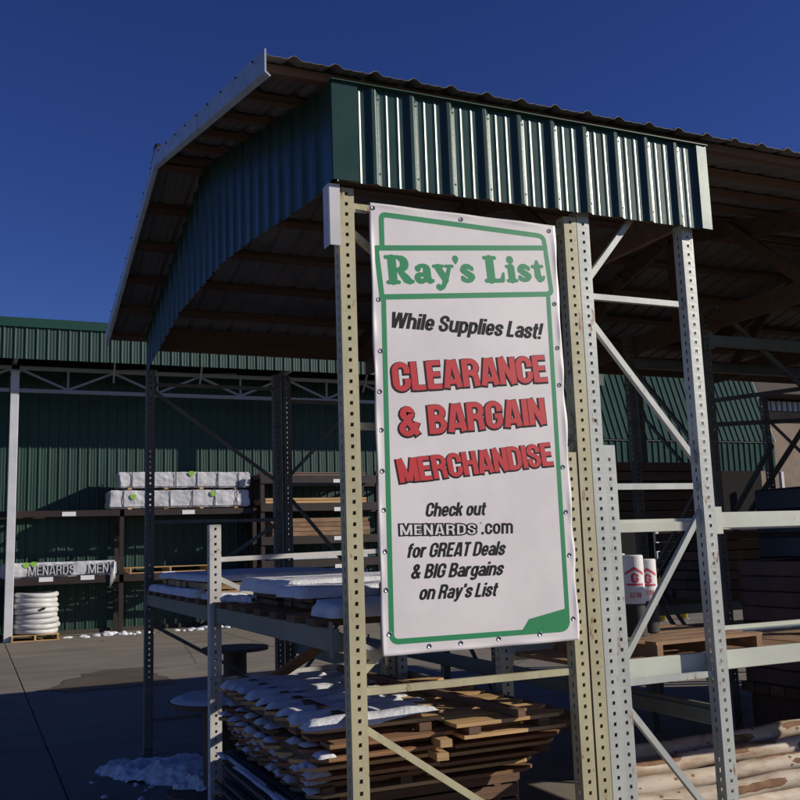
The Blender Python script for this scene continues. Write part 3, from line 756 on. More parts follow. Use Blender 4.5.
# ------------------------------------------------------------------ wooden pallets
def pallet(label, x, y, z, rz=0, L=1.2, W=1.0, m='wood', group=None, name='wooden_pallet', ph_=.12):
    t = thing(name, label, 'pallet', (x, y, z), rz, group)
    bd = MB().box(-L/2, L/2, -.045, .045, 0, .018).mesh('board', m)
    n = 7
    for k in range(n): put('board', bd, t, loc=(rnd(-.01, .01), -W/2+.05+(W-.1)*k/(n-1), ph_), rot=(0, 0, rnd(-.01, .01)))
    for k in range(3): put('board', bd, t, loc=(rnd(-.01, .01), -W/2+.05+(W-.1)*k/2, 0))
    st_ = MB().box(-.02, .02, -W/2, W/2, .018, ph_).mesh('stringer', m)
    for k in (-1, 0, 1): put('stringer', st_, t, loc=(k*(L/2-.03), 0, 0))
    return t

# ---- things on the beige rack's shelf
DZ = 1.442
ordq = ('first', 'second', 'third', 'fourth', 'fifth', 'sixth', 'seventh')
def plank_pack(name, label, x, y, z, L, W, H_, m, nl, nb, along='x', gap=.006, rz=0, cat='lumber stack', group=None, sticker=True):
    """stack of boards, layer by layer, each board its own piece"""
    t = thing(name, label, cat, (x, y, z), rz, group)
    bh = H_/nl-(.012 if sticker else .002); bw = W/nb-gap
    bd = (MB().box(-L/2, L/2, -bw/2, bw/2, 0, bh) if along == 'x' else MB().box(-bw/2, bw/2, -L/2, L/2, 0, bh)).mesh('board', m)
    for k in range(nl):
        zz = k*H_/nl
        for j in range(nb):
            o_ = -W/2+(j+.5)*W/nb; s_ = rnd(-.03, .03)
            put('board', bd, t, loc=(s_, o_, zz) if along == 'x' else (o_, s_, zz))
        if sticker and k < nl-1:
            for q in (-.38, .38):
                b_ = MB().box(q*L-.02, q*L+.02, -W/2, W/2, zz+bh+.0005, zz+bh+.0115) if along == 'x' else MB().box(-W/2, W/2, q*L-.02, q*L+.02, zz+bh+.0005, zz+bh+.0115)
                b_.build('sticker', 'dark_wood', t)
    return t
for k in range(7):
    tag(MB().box(1.47, 2.90, 4.3+k*.31, 4.3+k*.31+.14, DZ, DZ+.035).build('shelf_plank', 'dark_wood'), ordq[k]+' dark plank across the near bay of the beige rack, counted from the front', 'plank', 'planks under the snow on the beige rack')
for k in range(7):
    tag(MB().box(1.46, 2.88, 6.75+k*.34, 6.75+k*.34+.14, DZ, DZ+.035).build('shelf_plank', 'dark_wood'), ordq[k]+' dark plank across the rear bay of the beige rack, counted from the front', 'plank', 'planks on the rear bay of the beige rack')
plank_pack('lumber_stack', 'low stack of boards capped by a thick sunlit snow slab on the beige rack', 2.25, 5.45, DZ+.037, 1.15, 1.5, .075, 'dark_wood', 2, 9, cat='lumber stack')
plank_pack('lumber_stack', 'long snowy boards on the rear bay of the beige rack', 2.22, 7.95, DZ+.037, 1.25, 1.95, .11, 'wood', 2, 12, cat='lumber stack')
tag(MB().box(1.98, 2.86, 4.62, 4.74, DZ+.036, DZ+.17).build('timber_beam', 'dark_wood'), 'dark squared timber between snow blocks on the near bay of the beige rack', 'timber')
b = MB()
block(b, 1.62, 2.84, 5.28, 6.28, DZ+.105, DZ+.185, 3, amp=.02)
block(b, 1.56, 2.84, 4.77, 5.22, DZ+.105, DZ+.165, 9, amp=.02)
block(b, 1.53, 1.93, 4.24, 4.62, DZ+.036, DZ+.105, 14, amp=.02)
block(b, 2.02, 2.84, 4.22, 4.60, DZ+.036, DZ+.10, 20, amp=.02)
for k in range(5): lump(b, 1.56+.03*k, 6.3-.05*k, DZ+.05, .05, .06, .03, k*2.2)
snowobj(b, 'snow_slab', 'thick snow slabs over boards on the near bay of the beige rack')
b = MB()
block(b, 1.56, 2.86, 7.0, 8.9, DZ+.146, DZ+.195, 31, amp=.018)
block(b, 1.48, 1.60, 7.05, 8.95, DZ+.034, DZ+.09, 36, amp=.015, cut=.08)
block(b, 1.5, 2.5, 6.6, 6.84, DZ+.036, DZ+.075, 41, amp=.02)
snowobj(b, 'snow_sheet', 'snow covering the boards on the rear bay of the beige rack')

# ---- piles of picket fence panels under the rack
_pk = {}
def picket(L, wd, m, th=.017):
    k = (round(L, 2), m, wd)
    if k not in _pk:
        pts = [(0, -wd/2, 0), (L-wd*.55, -wd/2, 0), (L-.004, -.012, 0), (L-.004, .012, 0), (L-wd*.55, wd/2, 0), (0, wd/2, 0)]
        _pk[k] = MB().prism(pts, (0, 0, th)).mesh('picket', m)
    return _pk[k]
FP = 0
def fence_panel(label, x, y0, y1, z, L, flip, m, n, group, rz=0, railm='dark_wood', wd=.10):
    """pickets run along x (tips at +x, or at -x when flipped), rails run along y under them"""
    t = thing('fence_panel', label, 'fence panel', (x, (y0+y1)/2, z), rz, group)
    hy = (y1-y0)/2
    for q in (.17, .80):
        cut_ = rnd(.06, .34) if rnd(0, 1) < .75 else rnd(-.03, .01)
        MB().box(-.032, .032, -hy+cut_, hy-.02, 0, .036).build('rail', railm, t, loc=(L*q+rnd(-.05, .05), 0, 0))
    pk = picket(L, wd, m)
    for k in range(n):
        yy = -hy+.06+(2*hy-.12)*k/(n-1); j = rnd(-.018, .018)
        put('picket', pk, t, loc=((L+j) if flip else j, yy, .037), rot=(0, 0, (PI if flip else 0)+rnd(-.012, .012)))
    return t
LZ = .0575
NL = 7
ZB = .575
ordn = ('lowest', 'second lowest', 'third lowest', 'fourth', 'third from top', 'second from top', 'topmost')
tag(MB().box(1.80, 1.90, 4.3, 6.5, .001, .12).build('bearer', 'dark_wood'), 'squared timber bearer on the ground under the left fence panel pile', 'timber')
tag(MB().box(2.62, 2.72, 4.3, 6.5, .001, .12).build('bearer', 'dark_wood'), 'squared timber bearer on the ground under the right fence panel pile', 'timber')
plank_pack('lumber_stack', 'dark stickered boards on the ground below the picket fence panels', 2.27, 5.65, .122, 1.06, 1.7, ZB-.124, 'dark_wood', 6, 11, cat='lumber stack')
z = ZB
top_l = []
for k in range(NL):
    xo = 1.43+rnd(-.035, .035)+(.0 if k > 1 else .08)
    flip = k != NL-2
    ys_ = (4.30+rnd(-.04, .04)+.075*max(0, NL-3-k), 6.05+rnd(-.06, .06))
    if k == NL-1: xo = 1.42; ys_ = (4.34, 6.05)
    fence_panel('%s snowy fence panel of the left pile, pointed tips to the left' % ordn[k] if flip else '%s fence panel of the left pile, pointed tips to the right' % ordn[k],
                xo+(.06 if not flip else 0), ys_[0], ys_[1], z, .70, flip, 'cedar' if k % 3 else 'wood', 9, 'fence panels piled at the left under the rack', rz=rnd(-.012, .012), wd=.128)
    top_l.append((xo, ys_, z, flip)); z += LZ
ZT = z
z = ZB-.02
for k in range(NL):
    xo = 2.165+rnd(-.01, .03)
    if k == NL-1: xo = 2.15
    fence_panel('%s fence panel of the right pile, picket tips to the right' % ordn[k], xo, 4.22+rnd(-.02, .03)+.085*max(0, NL-2-k), 5.72+rnd(-.06, .06), z, .645, False, 'wood' if k >= NL-2 or k % 2 else 'cedar', 8, 'fence panels piled at the right under the rack', rz=rnd(-.012, .012), wd=.135)
    z += LZ
ZT2 = z
tag(MB().bar((2.47, 4.16, ZT2+.021), (2.36, 6.4, ZT2+.021), .042, .038).build('loose_rail', 'dark_wood'), 'loose dark rail lying across the top of the right fence panels', 'timber')
tag(MB().bar((1.66, 4.20, ZT+.02), (1.61, 6.2, ZT+.02), .042, .038).build('loose_rail', 'dark_wood'), 'loose dark rail lying on top of the snowy left fence panels', 'timber')
for k, (xx, zz) in enumerate(((2.06, ZT-LZ*2+.018), (2.04, ZT-LZ*3+.018))):
    tag(MB().bar((xx, 4.17, zz), (xx+.01, 4.29, zz), .06, .034).build('timber_offcut', 'wood'), ('upper sunlit timber block at the front of the fence panel piles', 'lower sunlit timber block at the front of the fence panel piles')[k], 'timber')
p_, q_ = P(262, 686, 1, 6.30), P(320, 647, 1, 6.42)
tag(MB().bar(p_, q_, .05, .085, (0, 1, 0)).build('leaning_plank', 'cedar'), 'brown plank leaning up from the back of the left fence panel pile', 'timber')
# snow lying on the pickets of the left pile: one ridge of snow for each picket
rects = []
for k, (xo, ys_, zz, flip) in enumerate(top_l):
    hy = (ys_[1]-ys_[0])/2; yc = (ys_[0]+ys_[1])/2
    for j in range(9):
        yy = yc-hy+.06+(2*hy-.12)*j/8
        if k == NL-1: rects.append(((xo+.012, xo+.69, yy-.066, yy+.066, zz+.0530, .050), j*3.1, dict(n=34, m=11, edge=.045, rough=.3, gap=-.42)))
        elif flip and rnd(0, 1) < .8: rects.append(((xo+.010, xo+rnd(.07, .14), yy-.058, yy+.058, zz+.0535, .03), j*3.1+k*50, dict(n=6, m=7, edge=.03, rough=.5, gap=-.3)))
rects.append(((1.70, 2.12, 4.6, 6.0, ZT-.004, .030), 77., dict(n=30, edge=.10, rough=.5, gap=-.12)))
for j in range(4):
    rects.append(((2.18, 2.32, 4.9+j*.2, 5.0+j*.2, ZT2-.004, .02), 90.+j*4, dict(n=10, m=7, edge=.04, gap=-.1)))
snow('snow lying on the pointed pickets of the left fence panel pile', rects, 'snow_cover')

# ---- bundle of steel fence posts on the ground at the corner
tb = 0
stud = None
def tpost(label, x, y0, y1, z, rz, roll_):
    t = thing('steel_post', label, 'fence post', (x, y0, z), rz, 'steel fence posts lying in a bundle')
    L = y1-y0
    sec = [(-.02, 0), (-.002, .004), (-.002, .035), (.002, .035), (.002, .004), (.02, 0), (.02, -.004), (-.02, -.004)]
    o = MB().prism([(u, 0, v) for u, v in sec], (0, L, 0)).build('tee_bar', 'tpost', t)
    b = MB()
    for k in range(int(L/.054)): b.box(-.009, .009, .03+k*.054, .05+k*.054, -.012, -.0045)
    s_ = b.build('studs', 'tpost', t); s_['kind'] = 'stuff'
    t.rotation_euler = (0, roll_, rz)
    return t
nn = 0
for r in range(7):
    for c in range(9-r):
        x = 1.36+c*.046+r*.012; zz = .23+r*.062
        up = (c+r) % 2
        tpost('studded dark steel fence post in the bundle beside the fence panels', x, 4.15+rnd(-.08, .08), 5.95+rnd(-.12, .12), zz+(0 if not up else .012), rnd(-.006, .006), PI if up == 0 else PI)
        nn += 1
for yy in (4.5, 5.6):
    tag(MB().box(1.30, 1.74, yy-.04, yy+.04, (.001), .212).build('bearer', 'dark_wood'), 'short timber under the %s end of the steel fence posts' % ('near' if yy < 5 else 'far'), 'timber')
snow('thin snow on the steel fence post bundle', [((1.36+.046*q+.002, 1.36+.046*q+.04, 4.3+.3*((q*7)%3), 5.85, .23+6*.062+.02-(0.02 if q%2 else 0), .012), 4.+q, dict(n=4, m=50, edge=.02, gap=.0)) for q in range(2)]+[((1.30, 1.46, 5.7, 6.1, .12, .06), 9., dict(n=10, m=30, edge=.05))], 'snow_dusting')

# ---- cable reels
def reel(label, x, y, h, r):
    t = thing('cable_reel', label, 'cable reel', (x, y, 0), rnd(0, 3), 'wooden cable reels by the gable end')
    MB().lathe([(r, h-.035), (r, h-.003), (r-.004, h)], 40).build('top_flange', 'spool_wood', t)
    MB().lathe([(r, .0), (r, .035)], 40).build('bottom_flange', 'spool_wood', t)
    n = 14
    for k in range(n):
        a = 2*PI*k/n; rr = r*.34; wd = rr*2*math.tan(PI/n)*.94
        MB().box(-wd/2, wd/2, rr-.02, rr, .036, h-.036).build('stave', 'spool_wood', t, rot=(0, 0, a))
    for k in range(3):
        a = 2*PI*k/3+.4; put('bolt', scr, t, loc=(r*.26*math.cos(a), r*.26*math.sin(a), h))
    return t
p = P(221, 698, 2, .69)
reel('wooden cable reel with a snow covered top near the low white post', p.x, p.y, .69, .40)
b = MB()
for q in range(2): pass
nr, na = 10, 44
for i in range(nr+1):
    for j in range(na):
        r = .385*i/nr; a = 2*PI*j/na; t = .03*min(1, ((nr-i)/2.0))**.6*(1+.3*noise.noise(Vector((r*6*math.cos(a), r*6*math.sin(a), 2))))
        b.v.append((p.x+r*math.cos(a), p.y+r*math.sin(a), .6885+max(0, t)))
for i in range(nr):
    for j in range(na): b.f.append((i*na+j, (i+1)*na+j, (i+1)*na+(j+1) % na, i*na+(j+1) % na))
tag(b.build('snow_cap', 'snow', None, smooth=True), 'round snow cap on the near cable reel', 'snow', kind='stuff')
p2 = P(235, 647, 2, .72)
reel('bare dark wooden cable reel farther back by the gable', p2.x, p2.y, .72, .38)
# snow heap at the foot of the gable
rg = random.Random(11)
def fbm(x, y, o=5):
    v = 0; a = 1
    for k in range(o): v += a*(1-2*abs(noise.noise(Vector((x*2**k, y*2**k, k*3.3))))) if k < 3 else a*noise.noise(Vector((x*2**k, y*2**k, k*3.3))); a *= .52
    return v
def heap(b, cx, cy, L, W_, ang, H_, seed, n=90, m=64):
    i0 = len(b.v); hh = []
    for j in range(m+1):
        for i in range(n+1):
            u = (i/n-.5)*2; v = (j/m-.5)*2
            f1 = fbm(u*1.5+seed, v*1.2+seed*.3)
            e = 1-math.sqrt(u*u+v*v)+.22*noise.noise(Vector((u*2.5+seed, v*2.5, 1)))+.10*noise.noise(Vector((u*9+seed, v*9, 4)))
            t = H_*max(0, min(1, e*2.2))**.6*(.55+.38*f1) if e > 0 else 0
            t = max(0, t); hh.append(t)
            x = u*L/2; y = v*W_/2; c, s_ = math.cos(ang), math.sin(ang)
            b.v.append((cx+x*c-y*s_, cy+x*s_+y*c, t-.001))
    for j in range(m):
        for i in range(n):
            a = j*(n+1)+i; q = (a, a+1, a+n+2, a+n+1)
            if max(hh[k] for k in q) > .003: b.f.append(tuple(i0+k for k in q))
b = MB()
heap(b, 1.58, 8.30, 1.2, .66, -.85, .12, 2.0)
heap(b, 1.78, 7.66, .65, .45, -.5, .11, 8.5)
heap(b, 1.28, 8.66, .55, .35, -.3, .08, 5.5, 50, 40)
for k in range(26):
    s_ = rg.uniform(.012, .035); lump(b, rg.uniform(.9, 1.6), rg.uniform(7.2, 8.7), .004, s_, s_, s_*.6, k*3.1)
snowobj(b, 'snow_heap', 'ploughed snow heap on the ground at the foot of the near cable reel')
b = MB()
for k in range(12):
    s_ = rg.uniform(.02, .06); lump(b, .55+rg.uniform(-.3, .12), 7.2+rg.uniform(-.35, .35), .002, s_, s_*1.6, s_*.25, 60+k*3.1)
snowobj(b, 'snow_crumbs', 'few flat snow scraps on the shaded concrete by the saw cut joint')

# ------------------------------------------------------------------ right: logs, rolls, stacks
def log(label, a, b_, r, seed):
    a, b_ = Vector(a), Vector(b_); n = 26; pts = []; rad = []
    for k in range(n+1):
        t = k/n; q = a.lerp(b_, t)
        w1 = noise.noise(Vector((t*6, seed, .3)))*.024; w2 = noise.noise(Vector((t*6, seed, 9.3)))*.020
        pts.append(q+Vector((0, w1, w2)))
        rad.append(r*(1-.12*t)*(1+.12*noise.noise(Vector((t*14, seed, 4)))+.05*max(0, noise.noise(Vector((t*30, seed*2, 7))))))
    t_ = thing('peeled_log', label, 'log', tuple(a), 0, 'peeled logs on the ground')
    MB().tube([q-a for q in pts], rad, 16).build('trunk', 'log_wood', t_, smooth=True)
    bk = random.Random(seed)
    for k in range(16):
        u = bk.uniform(.03, .7); an = bk.uniform(2.3, 4.9); i = int(u*n); q = pts[i]-a; rr = rad[i]
        c = q+Vector((0, math.sin(an)*rr*.98, -math.cos(an)*rr*.98))
        s_ = bk.uniform(.005, .011); nrm = Vector((0, math.sin(an), -math.cos(an)))
        t1 = Vector((1, 0, 0)); t2 = nrm.cross(t1); ring_ = [c+nrm*.0015+t1*(s_*1.6*math.cos(w_))+t2*(s_*math.sin(w_)) for w_ in [2*PI*z_/8 for z_ in range(8)]]
        MB().prism(ring_, nrm*-.02).build('knot', 'knot', t_)
    for k in range(5):
        i = bk.randint(1, n-6); L_ = bk.randint(2, 4); a0 = bk.uniform(2.2, 4.3); wA = bk.uniform(.5, 1.0); b = MB(); m_ = 7; cols = (L_*3)
        for u in range(cols+1):
            f_ = i+u/3; i1 = int(f_); fr_ = f_-i1; q = (pts[i1].lerp(pts[i1+1], fr_))-a; rr = rad[i1]*(1-fr_)+rad[i1+1]*fr_+.0022
            c0 = a0+.25*noise.noise(Vector((u*.7, seed, k)))+(.25 if u in (0, cols) else 0); c1 = a0+wA+.3*noise.noise(Vector((u*.7, seed, k+9)))-(.25 if u in (0, cols) else 0)
            for v in range(m_+1):
                an = c0+(c1-c0)*v/m_; e_ = -.0035 if v in (0, m_) or u in (0, cols) else .0015*noise.noise(Vector((u*1.1, v*1.1, seed)))
                b.v.append(tuple(q+Vector((0, math.sin(an), -math.cos(an)))*(rr+e_)))
        for u in range(cols):
            for v in range(m_): b.f.append((u*(m_+1)+v, u*(m_+1)+v+1, (u+1)*(m_+1)+v+1, (u+1)*(m_+1)+v))
        b.build('bark_patch', 'bark', t_, smooth=True)
    return t_
LY = [(4.72, 787, 'lowest lit peeled log of the pile, nearest the grey column'), (4.84, 769, 'second peeled log up from the front of the pile'), (4.96, 751, 'third peeled log up with a brown bark patch'), (5.10, 735, 'uppermost peeled log at the back of the pile')]
for k, (y, py, lb) in enumerate(LY):
    zc = P(755, py, 1, y).z; zl = P(650, py+(17 if k else 19), 1, y-.03).z
    sl_ = (zc-zl)/(P(755, py, 1, y).x-P(650, py, 1, y).x)*.35
    t = log(lb, (3.25+.06*k, y-.03, zc-1.6*sl_), (6.9, y+.08, zc+1.9*sl_), .057, 3+k*5.7)
    LY[k] = (y, zc)
# lower layers of the pile
low = [(4.70, .2), (4.86, .2), (5.02, .2), (4.75, .09), (4.9, .09), (5.06, .09)]
nm = ('front', 'middle', 'rear')
for k, (y, f_) in enumerate(low):
    log('%s peeled log of the %s layer under the lit logs' % (nm[k % 3], ('second', 'bottom')[k//3]), (3.3, y, LY[0][1]*f_/.3+.0), (6.8, y+.06, LY[0][1]*f_/.3), .06, 51+k*3.3)
o = MB().tube([Vector((4.78, LY[3][0]+.04+.070*math.cos(q), LY[3][1]+.070*math.sin(q))) for q in [k*.35 for k in range(19)]], .005, 6).build('strap_band', 'strap')
tag(o, 'black wire band around the uppermost peeled log', 'wire band')

# roofing rolls on a pallet on the lower right shelf
pal = pallet('wooden pallet with roofing rolls on the lower shelf of the low rack', 3.80, 4.80, 1.130, .04, .80, .95, 'ply', ph_=.088)
rollz = 1.2375
def roll(label, x, y, h, r, split, face, logo=True):
    t = thing('roofing_roll', label, 'roofing roll', (x, y, rollz), 0, 'upright roofing rolls')
    MB().lathe([(r, 0), (r, split-.001)], 28).build('felt', 'roll_black', t, smooth=False)
    MB().lathe([(r+.002, split), (r+.002, h-.006), (r-.004, h)], 28).build('wrapper', 'roll_white', t)
    if logo:
        def wrapm(pts_faces, m, nm):
            v, f = pts_faces; b = MB()
            for u, z_ in v:
                a = face+u/(r+.003); b.v.append(((r+.0032)*math.cos(a), (r+.0032)*math.sin(a), z_))
            b.f = f; b.build(nm, m, t)
        def sc_text(body, u0, wd, z0, hh, off):
            v, f = text_verts(body, off); x0 = min(p[0] for p in v); x1 = max(p[0] for p in v)
            return [(u0+(p[0]-x0)/(x1-x0)*wd, z0+p[1]/.73*hh) for p in v], f
        zc = split+(h-split)*.52
        wrapm(sc_text('G', -.022, .046, zc-.025, .055, .03), 'roll_red', 'logo_print')
        roofl = []
        def seg(a, b_, th=.008):
            n = 8; vs_ = []; fs = []
            for k in range(n+1):
                q = k/n; u = a[0]+(b_[0]-a[0])*q; z_ = a[1]+(b_[1]-a[1])*q; vs_ += [(u, z_-th), (u, z_+th)]
            for k in range(n): fs.append((2*k, 2*k+2, 2*k+3, 2*k+1))
            wrapm((vs_, fs), 'roll_red', 'logo_print')
        seg((-.06, zc+.025), (0, zc+.06)); seg((0, zc+.06), (.06, zc+.025)); seg((-.055, zc-.035), (.055, zc-.035), .006); 
        wrapm(sc_text('ASTM', -.035, .07, split+.035, .03, -.04), 'roll_red', 'logo_print')
    return t
pv = P(640, 642, 2, rollz)
def facing(x, y): return math.atan2(-y, -x)
for lb, px, h, py in (('front white-wrapped roofing roll with red house logo', 634.5, .54, 4.66), ('second white-wrapped roofing roll with red logo right of the first', 647.5, .505, 4.80)):
    q = P(px, 600, 1, py); roll(lb, q.x, py, h*.86, .062, .185, facing(q.x, py)+.15)
t = thing('carton', 'white carton with faint red lettering behind the roofing rolls', 'carton', (3.62, 5.02, rollz), 0)
MB().box(-.14, .13, -.06, .06, .16, .47).build('box', 'roll_white', t, bevel=.004)
MB().box(-.13, .12, -.055, .055, 0, .158).build('base', 'roll_black', t)
v, f = text_verts('TAR ASTM A', -.04); x0 = min(p[0] for p in v); x1 = max(p[0] for p in v)
b = MB(); b.v = [(-.13+(p[0]-x0)/(x1-x0)*.23, -.0615-.00003*p[2], .43+p[1]*.04) for p in v]; b.f = f; b.build('lettering', 'roll_red', t)

# wrapped sheet goods and pink stack, further right in the shade
t = thing('wrapped_stack', 'dark navy wrapped stack of sheet goods at the right edge', 'wrapped stack', (6.75, 6.0, 1.14))
for k in range(3):
    MB().box(-.50, .8, -.45, .4, .45+k*.2, .45+k*.2+.19).build('wrapped_pack', 'navy_wrap', t, bevel=.02)
t2 = thing('pink_board_stack', 'stack of dull pink packaged boards under the navy wrapped stack', 'board stack', (6.75, 6.0, .58))
for k in range(8):
    MB().box(-.70+rnd(-.01, .01), .9, -.5, .45, .0+k*.125, k*.125+.118).build('pack', 'pink_stack', t2, bevel=.006)
    for q in (-.45, -.05, .35): MB().box(q-.12, q+.12, -.503, -.5005, k*.125+.03, k*.125+.08).build('print_panel', 'black_print', t2)
t3 = thing('plank_shelf', 'low timber platform carrying the pink board stack', 'platform', (6.75, 6.0, 0))
for q in (-.6, 0, .6): MB().box(q-.06, q+.06, -.45, .45, 0, .50).build('support', 'dark_wood', t3)
for k in range(6): MB().box(-.75, .9, -.48+k*.16, -.48+k*.16+.145, .502, .575).build('board', 'dark_wood', t3)

# dark lumber bundles on the rear rack
for i, (x, zz, H_, L, lb) in enumerate(((5.95, 1.985, .62, 2.55, 'dark lumber bundle on the middle level of the rear rack behind the grey columns'), (5.3, 1.105, .5, 1.4, 'dark lumber bundle on the lower level of the rear rack'), (8.7, 1.105, .75, 2.6, 'dark lumber bundle farther right on the rear rack lower level'), (11.5, 1.985, .9, 2.6, 'dark lumber bundle at the far end of the rear rack'))):
    plank_pack('lumber_bundle', lb, x, 8.68, zz, L, 1.02, H_, 'brown_stack', max(4, int(H_/.1)), 4, rz=0)
for i, (x, zz, H_, lb) in enumerate(((7.4, .955, .9, 'brown lumber bundle under the ridge rack'), (10.4, .955, 1.7, 'tall brown lumber bundle at the right of the ridge rack'), (10.4, 0.03, .8, 'brown lumber bundle on the ground at the right of the ridge rack'))):
    if i: plank_pack('lumber_bundle', lb, x, 7.05, zz, 2.6, .95, H_, 'brown_stack', max(4, int(H_/.12)), 4)

# ------------------------------------------------------------------ the warehouse behind
WY, CY, TY = 24.3, 22.2, 23.05
wh = thing('warehouse', 'long green ribbed steel warehouse with canopy on white posts behind the lane', 'building', (0, WY, 0))
def W(b, name, m, **k):
    o = b.build(name, m, wh, **k); o.matrix_parent_inverse = Matrix.Translation((0, -WY, 0)); return o
WP = .2286
pw = WP*4
prw = profile(0, pw, WP, .02, .02, .025, .004, .014, phase=.06)
wall_m = sheet(prw, lambda u, h, t: (u, -h, .02+6.4*t)).mesh('wall_panel', 'green_wall')
fas_m = sheet(prw, lambda u, h, t: (u, -h, 6.16+.72*t)).mesh('fascia_panel', 'green_wall')
xw0 = -6.4; nw = 25
for k in range(nw):
    put('wall_panel', wall_m, wh, solid=.002, loc=(xw0+k*pw, 0, 0))
    if xw0+k*pw < 16: put('fascia_panel', fas_m, wh, solid=.002, loc=(xw0+k*pw, CY-WY, 0))
W(MB().box(xw0-.2, 16.4, CY-.05, CY-.012, 6.875, 7.08), 'fascia_cap', 'green_trim')
W(MB().box(xw0-.2, 16.4, CY-.01, WY+12, 6.95, 7.05), 'canopy_roof', 'roof_sheet')
W(MB().box(xw0, 24.2, WY+.03, WY+12, 0, 6.90), 'building_mass', 'dark_int')  # past the wall panels its near-black colour stands in for interior shade
W(MB().box(xw0, xw0+nw*pw, WY-.05, WY-.02, .0, .10), 'base_flashing', 'joint')
# trusses under the canopy and white posts
for x in (-5.65, .715, 7.08, 13.4):
    W(MB().box(x-.002, x+.18, TY-.06, TY+.12, 0, 6.03), 'canopy_post', 'white_paint', bevel=.008)
    W(MB().box(x-.05, x+.23, TY-.09, TY+.15, 6.032, 6.06), 'cap_plate', 'grey_truss')
    W(MB().bar((x+.08, CY+.05, 6.25), (x+.08, WY-.1, 6.25), .08, .12), 'cross_beam', 'grey_truss')
    W(MB().bar((x+.02, TY+.1, 5.45), (x+.02, WY-.1, 6.1), .05, .05), 'knee_brace', 'grey_truss')
for xa in (-5.43, .93, 7.29):
    xb = xa+6.12
    W(MB().box(xa-.2, xb+.2, TY-.04, TY+.04, 6.065, 6.15), 'top_chord', 'grey_truss')
    W(MB().box(xa-.03, xb, TY-.04, TY+.04, 5.55, 5.63), 'bottom_chord', 'grey_truss')
    n = 3; d = (xb-xa)/n
    for k in range(n):
        x0 = xa+k*d
        W(MB().bar((x0, TY, 6.07), (x0+d/2, TY, 5.63), .05, .05, (0, 1, 0)), 'web', 'grey_truss')
        W(MB().bar((x0+d/2, TY, 5.63), (x0+d, TY, 6.07), .05, .05, (0, 1, 0)), 'web', 'grey_truss')
        W(MB().bar((x0+d/2, TY, 6.07), (x0+d/2, TY, 5.63), .045, .045, (0, 1, 0)), 'web', 'grey_truss')
    for k in range(0, n-1):
        x0 = xa+k*d+d
        W(MB().bar((x0, TY+.05, 6.1), (x0-1.2, WY-.1, 6.35), .04, .04), 'stay', 'grey_truss'); W(MB().bar((x0, TY+.05, 6.14), (x0+1.2, WY-.1, 6.4), .04, .04), 'stay', 'grey_truss')
        W(MB().bar((x0-.05, CY+.1, 6.6), (x0, TY, 5.85), .04, .04), 'stay', 'grey_truss')

# green mansard canopy farther along
ms = thing('mansard_canopy', 'steep green ribbed metal canopy roof seen under the shed to the right', 'canopy', (12.0, WY, 0))
A, B_ = P(600, 366, 1, 25.3), P(700, 445, 1, 24.4)
zt, zb = 7.42, 4.76
x_end = 23.9
xx = 13.0
while xx < x_end-.05:
    x1 = min(x_end, xx+pw)
    sheet(profile(xx, x1, WP, .035, .03, .04, .004, .014), lambda u, h, t: (u-12.0, 23.3-WY+1.0*(1-t)*0-h*.9+(1-t)*0+.95*t, zb+(zt-zb)*t)).build('roof_panel', 'green_dull', ms, solid=.002)
    sheet(profile(xx, x1, WP, .035, .03, .04, .004, .014), lambda u, h, t: (u-12.0, 23.36-WY-h*.9, zb-.95+.93*t)).build('skirt_panel', 'green_dull', ms, solid=.002)
    xx = x1
MB().box(1.0, x_end-12+.05, 23.22-WY+.95, 23.5-WY+.95, zt+.002, zt+.14).build('snow_ridge', 'snow', ms)
MB().box(1.0, x_end-12, 23.3-WY, 24.2-WY, zb-.035, zb-.025).build('soffit', 'roof_sheet', ms)
MB().prism([(x_end-12+.003, 23.3-WY, zb), (x_end-12+.003, 24.25-WY, zt), (x_end-12+.003, 24.25-WY, zb)], (.03, 0, 0)).build('end_panel', 'green_wall', ms)
for q in (2.0, 7.0, 12.3):
    MB().box(q-.06, q+.06, 23.5-WY, 23.62-WY, 0, zb-.96).build('support_post', 'white_paint', ms, bevel=.006)

# tan building and bollards beyond
tq = P(768, 390, 1, 29.0)
tn = thing('tan_building', 'tan block building with a band of pale windows beyond the shed', 'building', (tq.x, 29.0, 0))
zt1 = P(790, 412, 1, 29.0).z; zt2 = P(790, 402, 1, 29.0).z
MB().box(-3.0, 22, 0, 10, 0, zt1).build('wall', 'tan_wall', tn)
MB().box(-3.0, 22, .05, 9.9, zt1+.002, zt2+.1).build('clerestory_wall', 'dark_int', tn)
for k in range(40):
    o = MB().box(-2.9+k*.30, -2.9+k*.30+.2, -.02, .048, zt1+.03, zt2).build('window', 'white_paint', tn)
    MB().box(-2.87+k*.30, -2.87+k*.30+.14, -.03, -.021, zt1+.06, zt2-.03).build('pane', 'window_glass', o)
MB().box(-3.2, 22.2, -1.2, 10.2, zt2+.102, zt2+2.2).build('roof_edge', 'roof_brown', tn)
for i, (px, py) in enumerate(((663, 615), (684, 613))):
    q = P(px, py+6, 2, 0)
    t = thing('bollard', ('yellow bollard behind the roofing rolls, left of two', 'yellow bollard behind the roofing rolls, right of two')[i], 'bollard', (q.x, q.y, 0))
    MB().lathe([(.08, 0), (.08, 1.15), (.065, 1.2), (.03, 1.225)], 16).build('pipe', 'yellow_paint', t, smooth=True)
    MB().lathe([(.13, 0), (.12, .02), (.085, .03)], 16).build('collar', 'concrete', t)

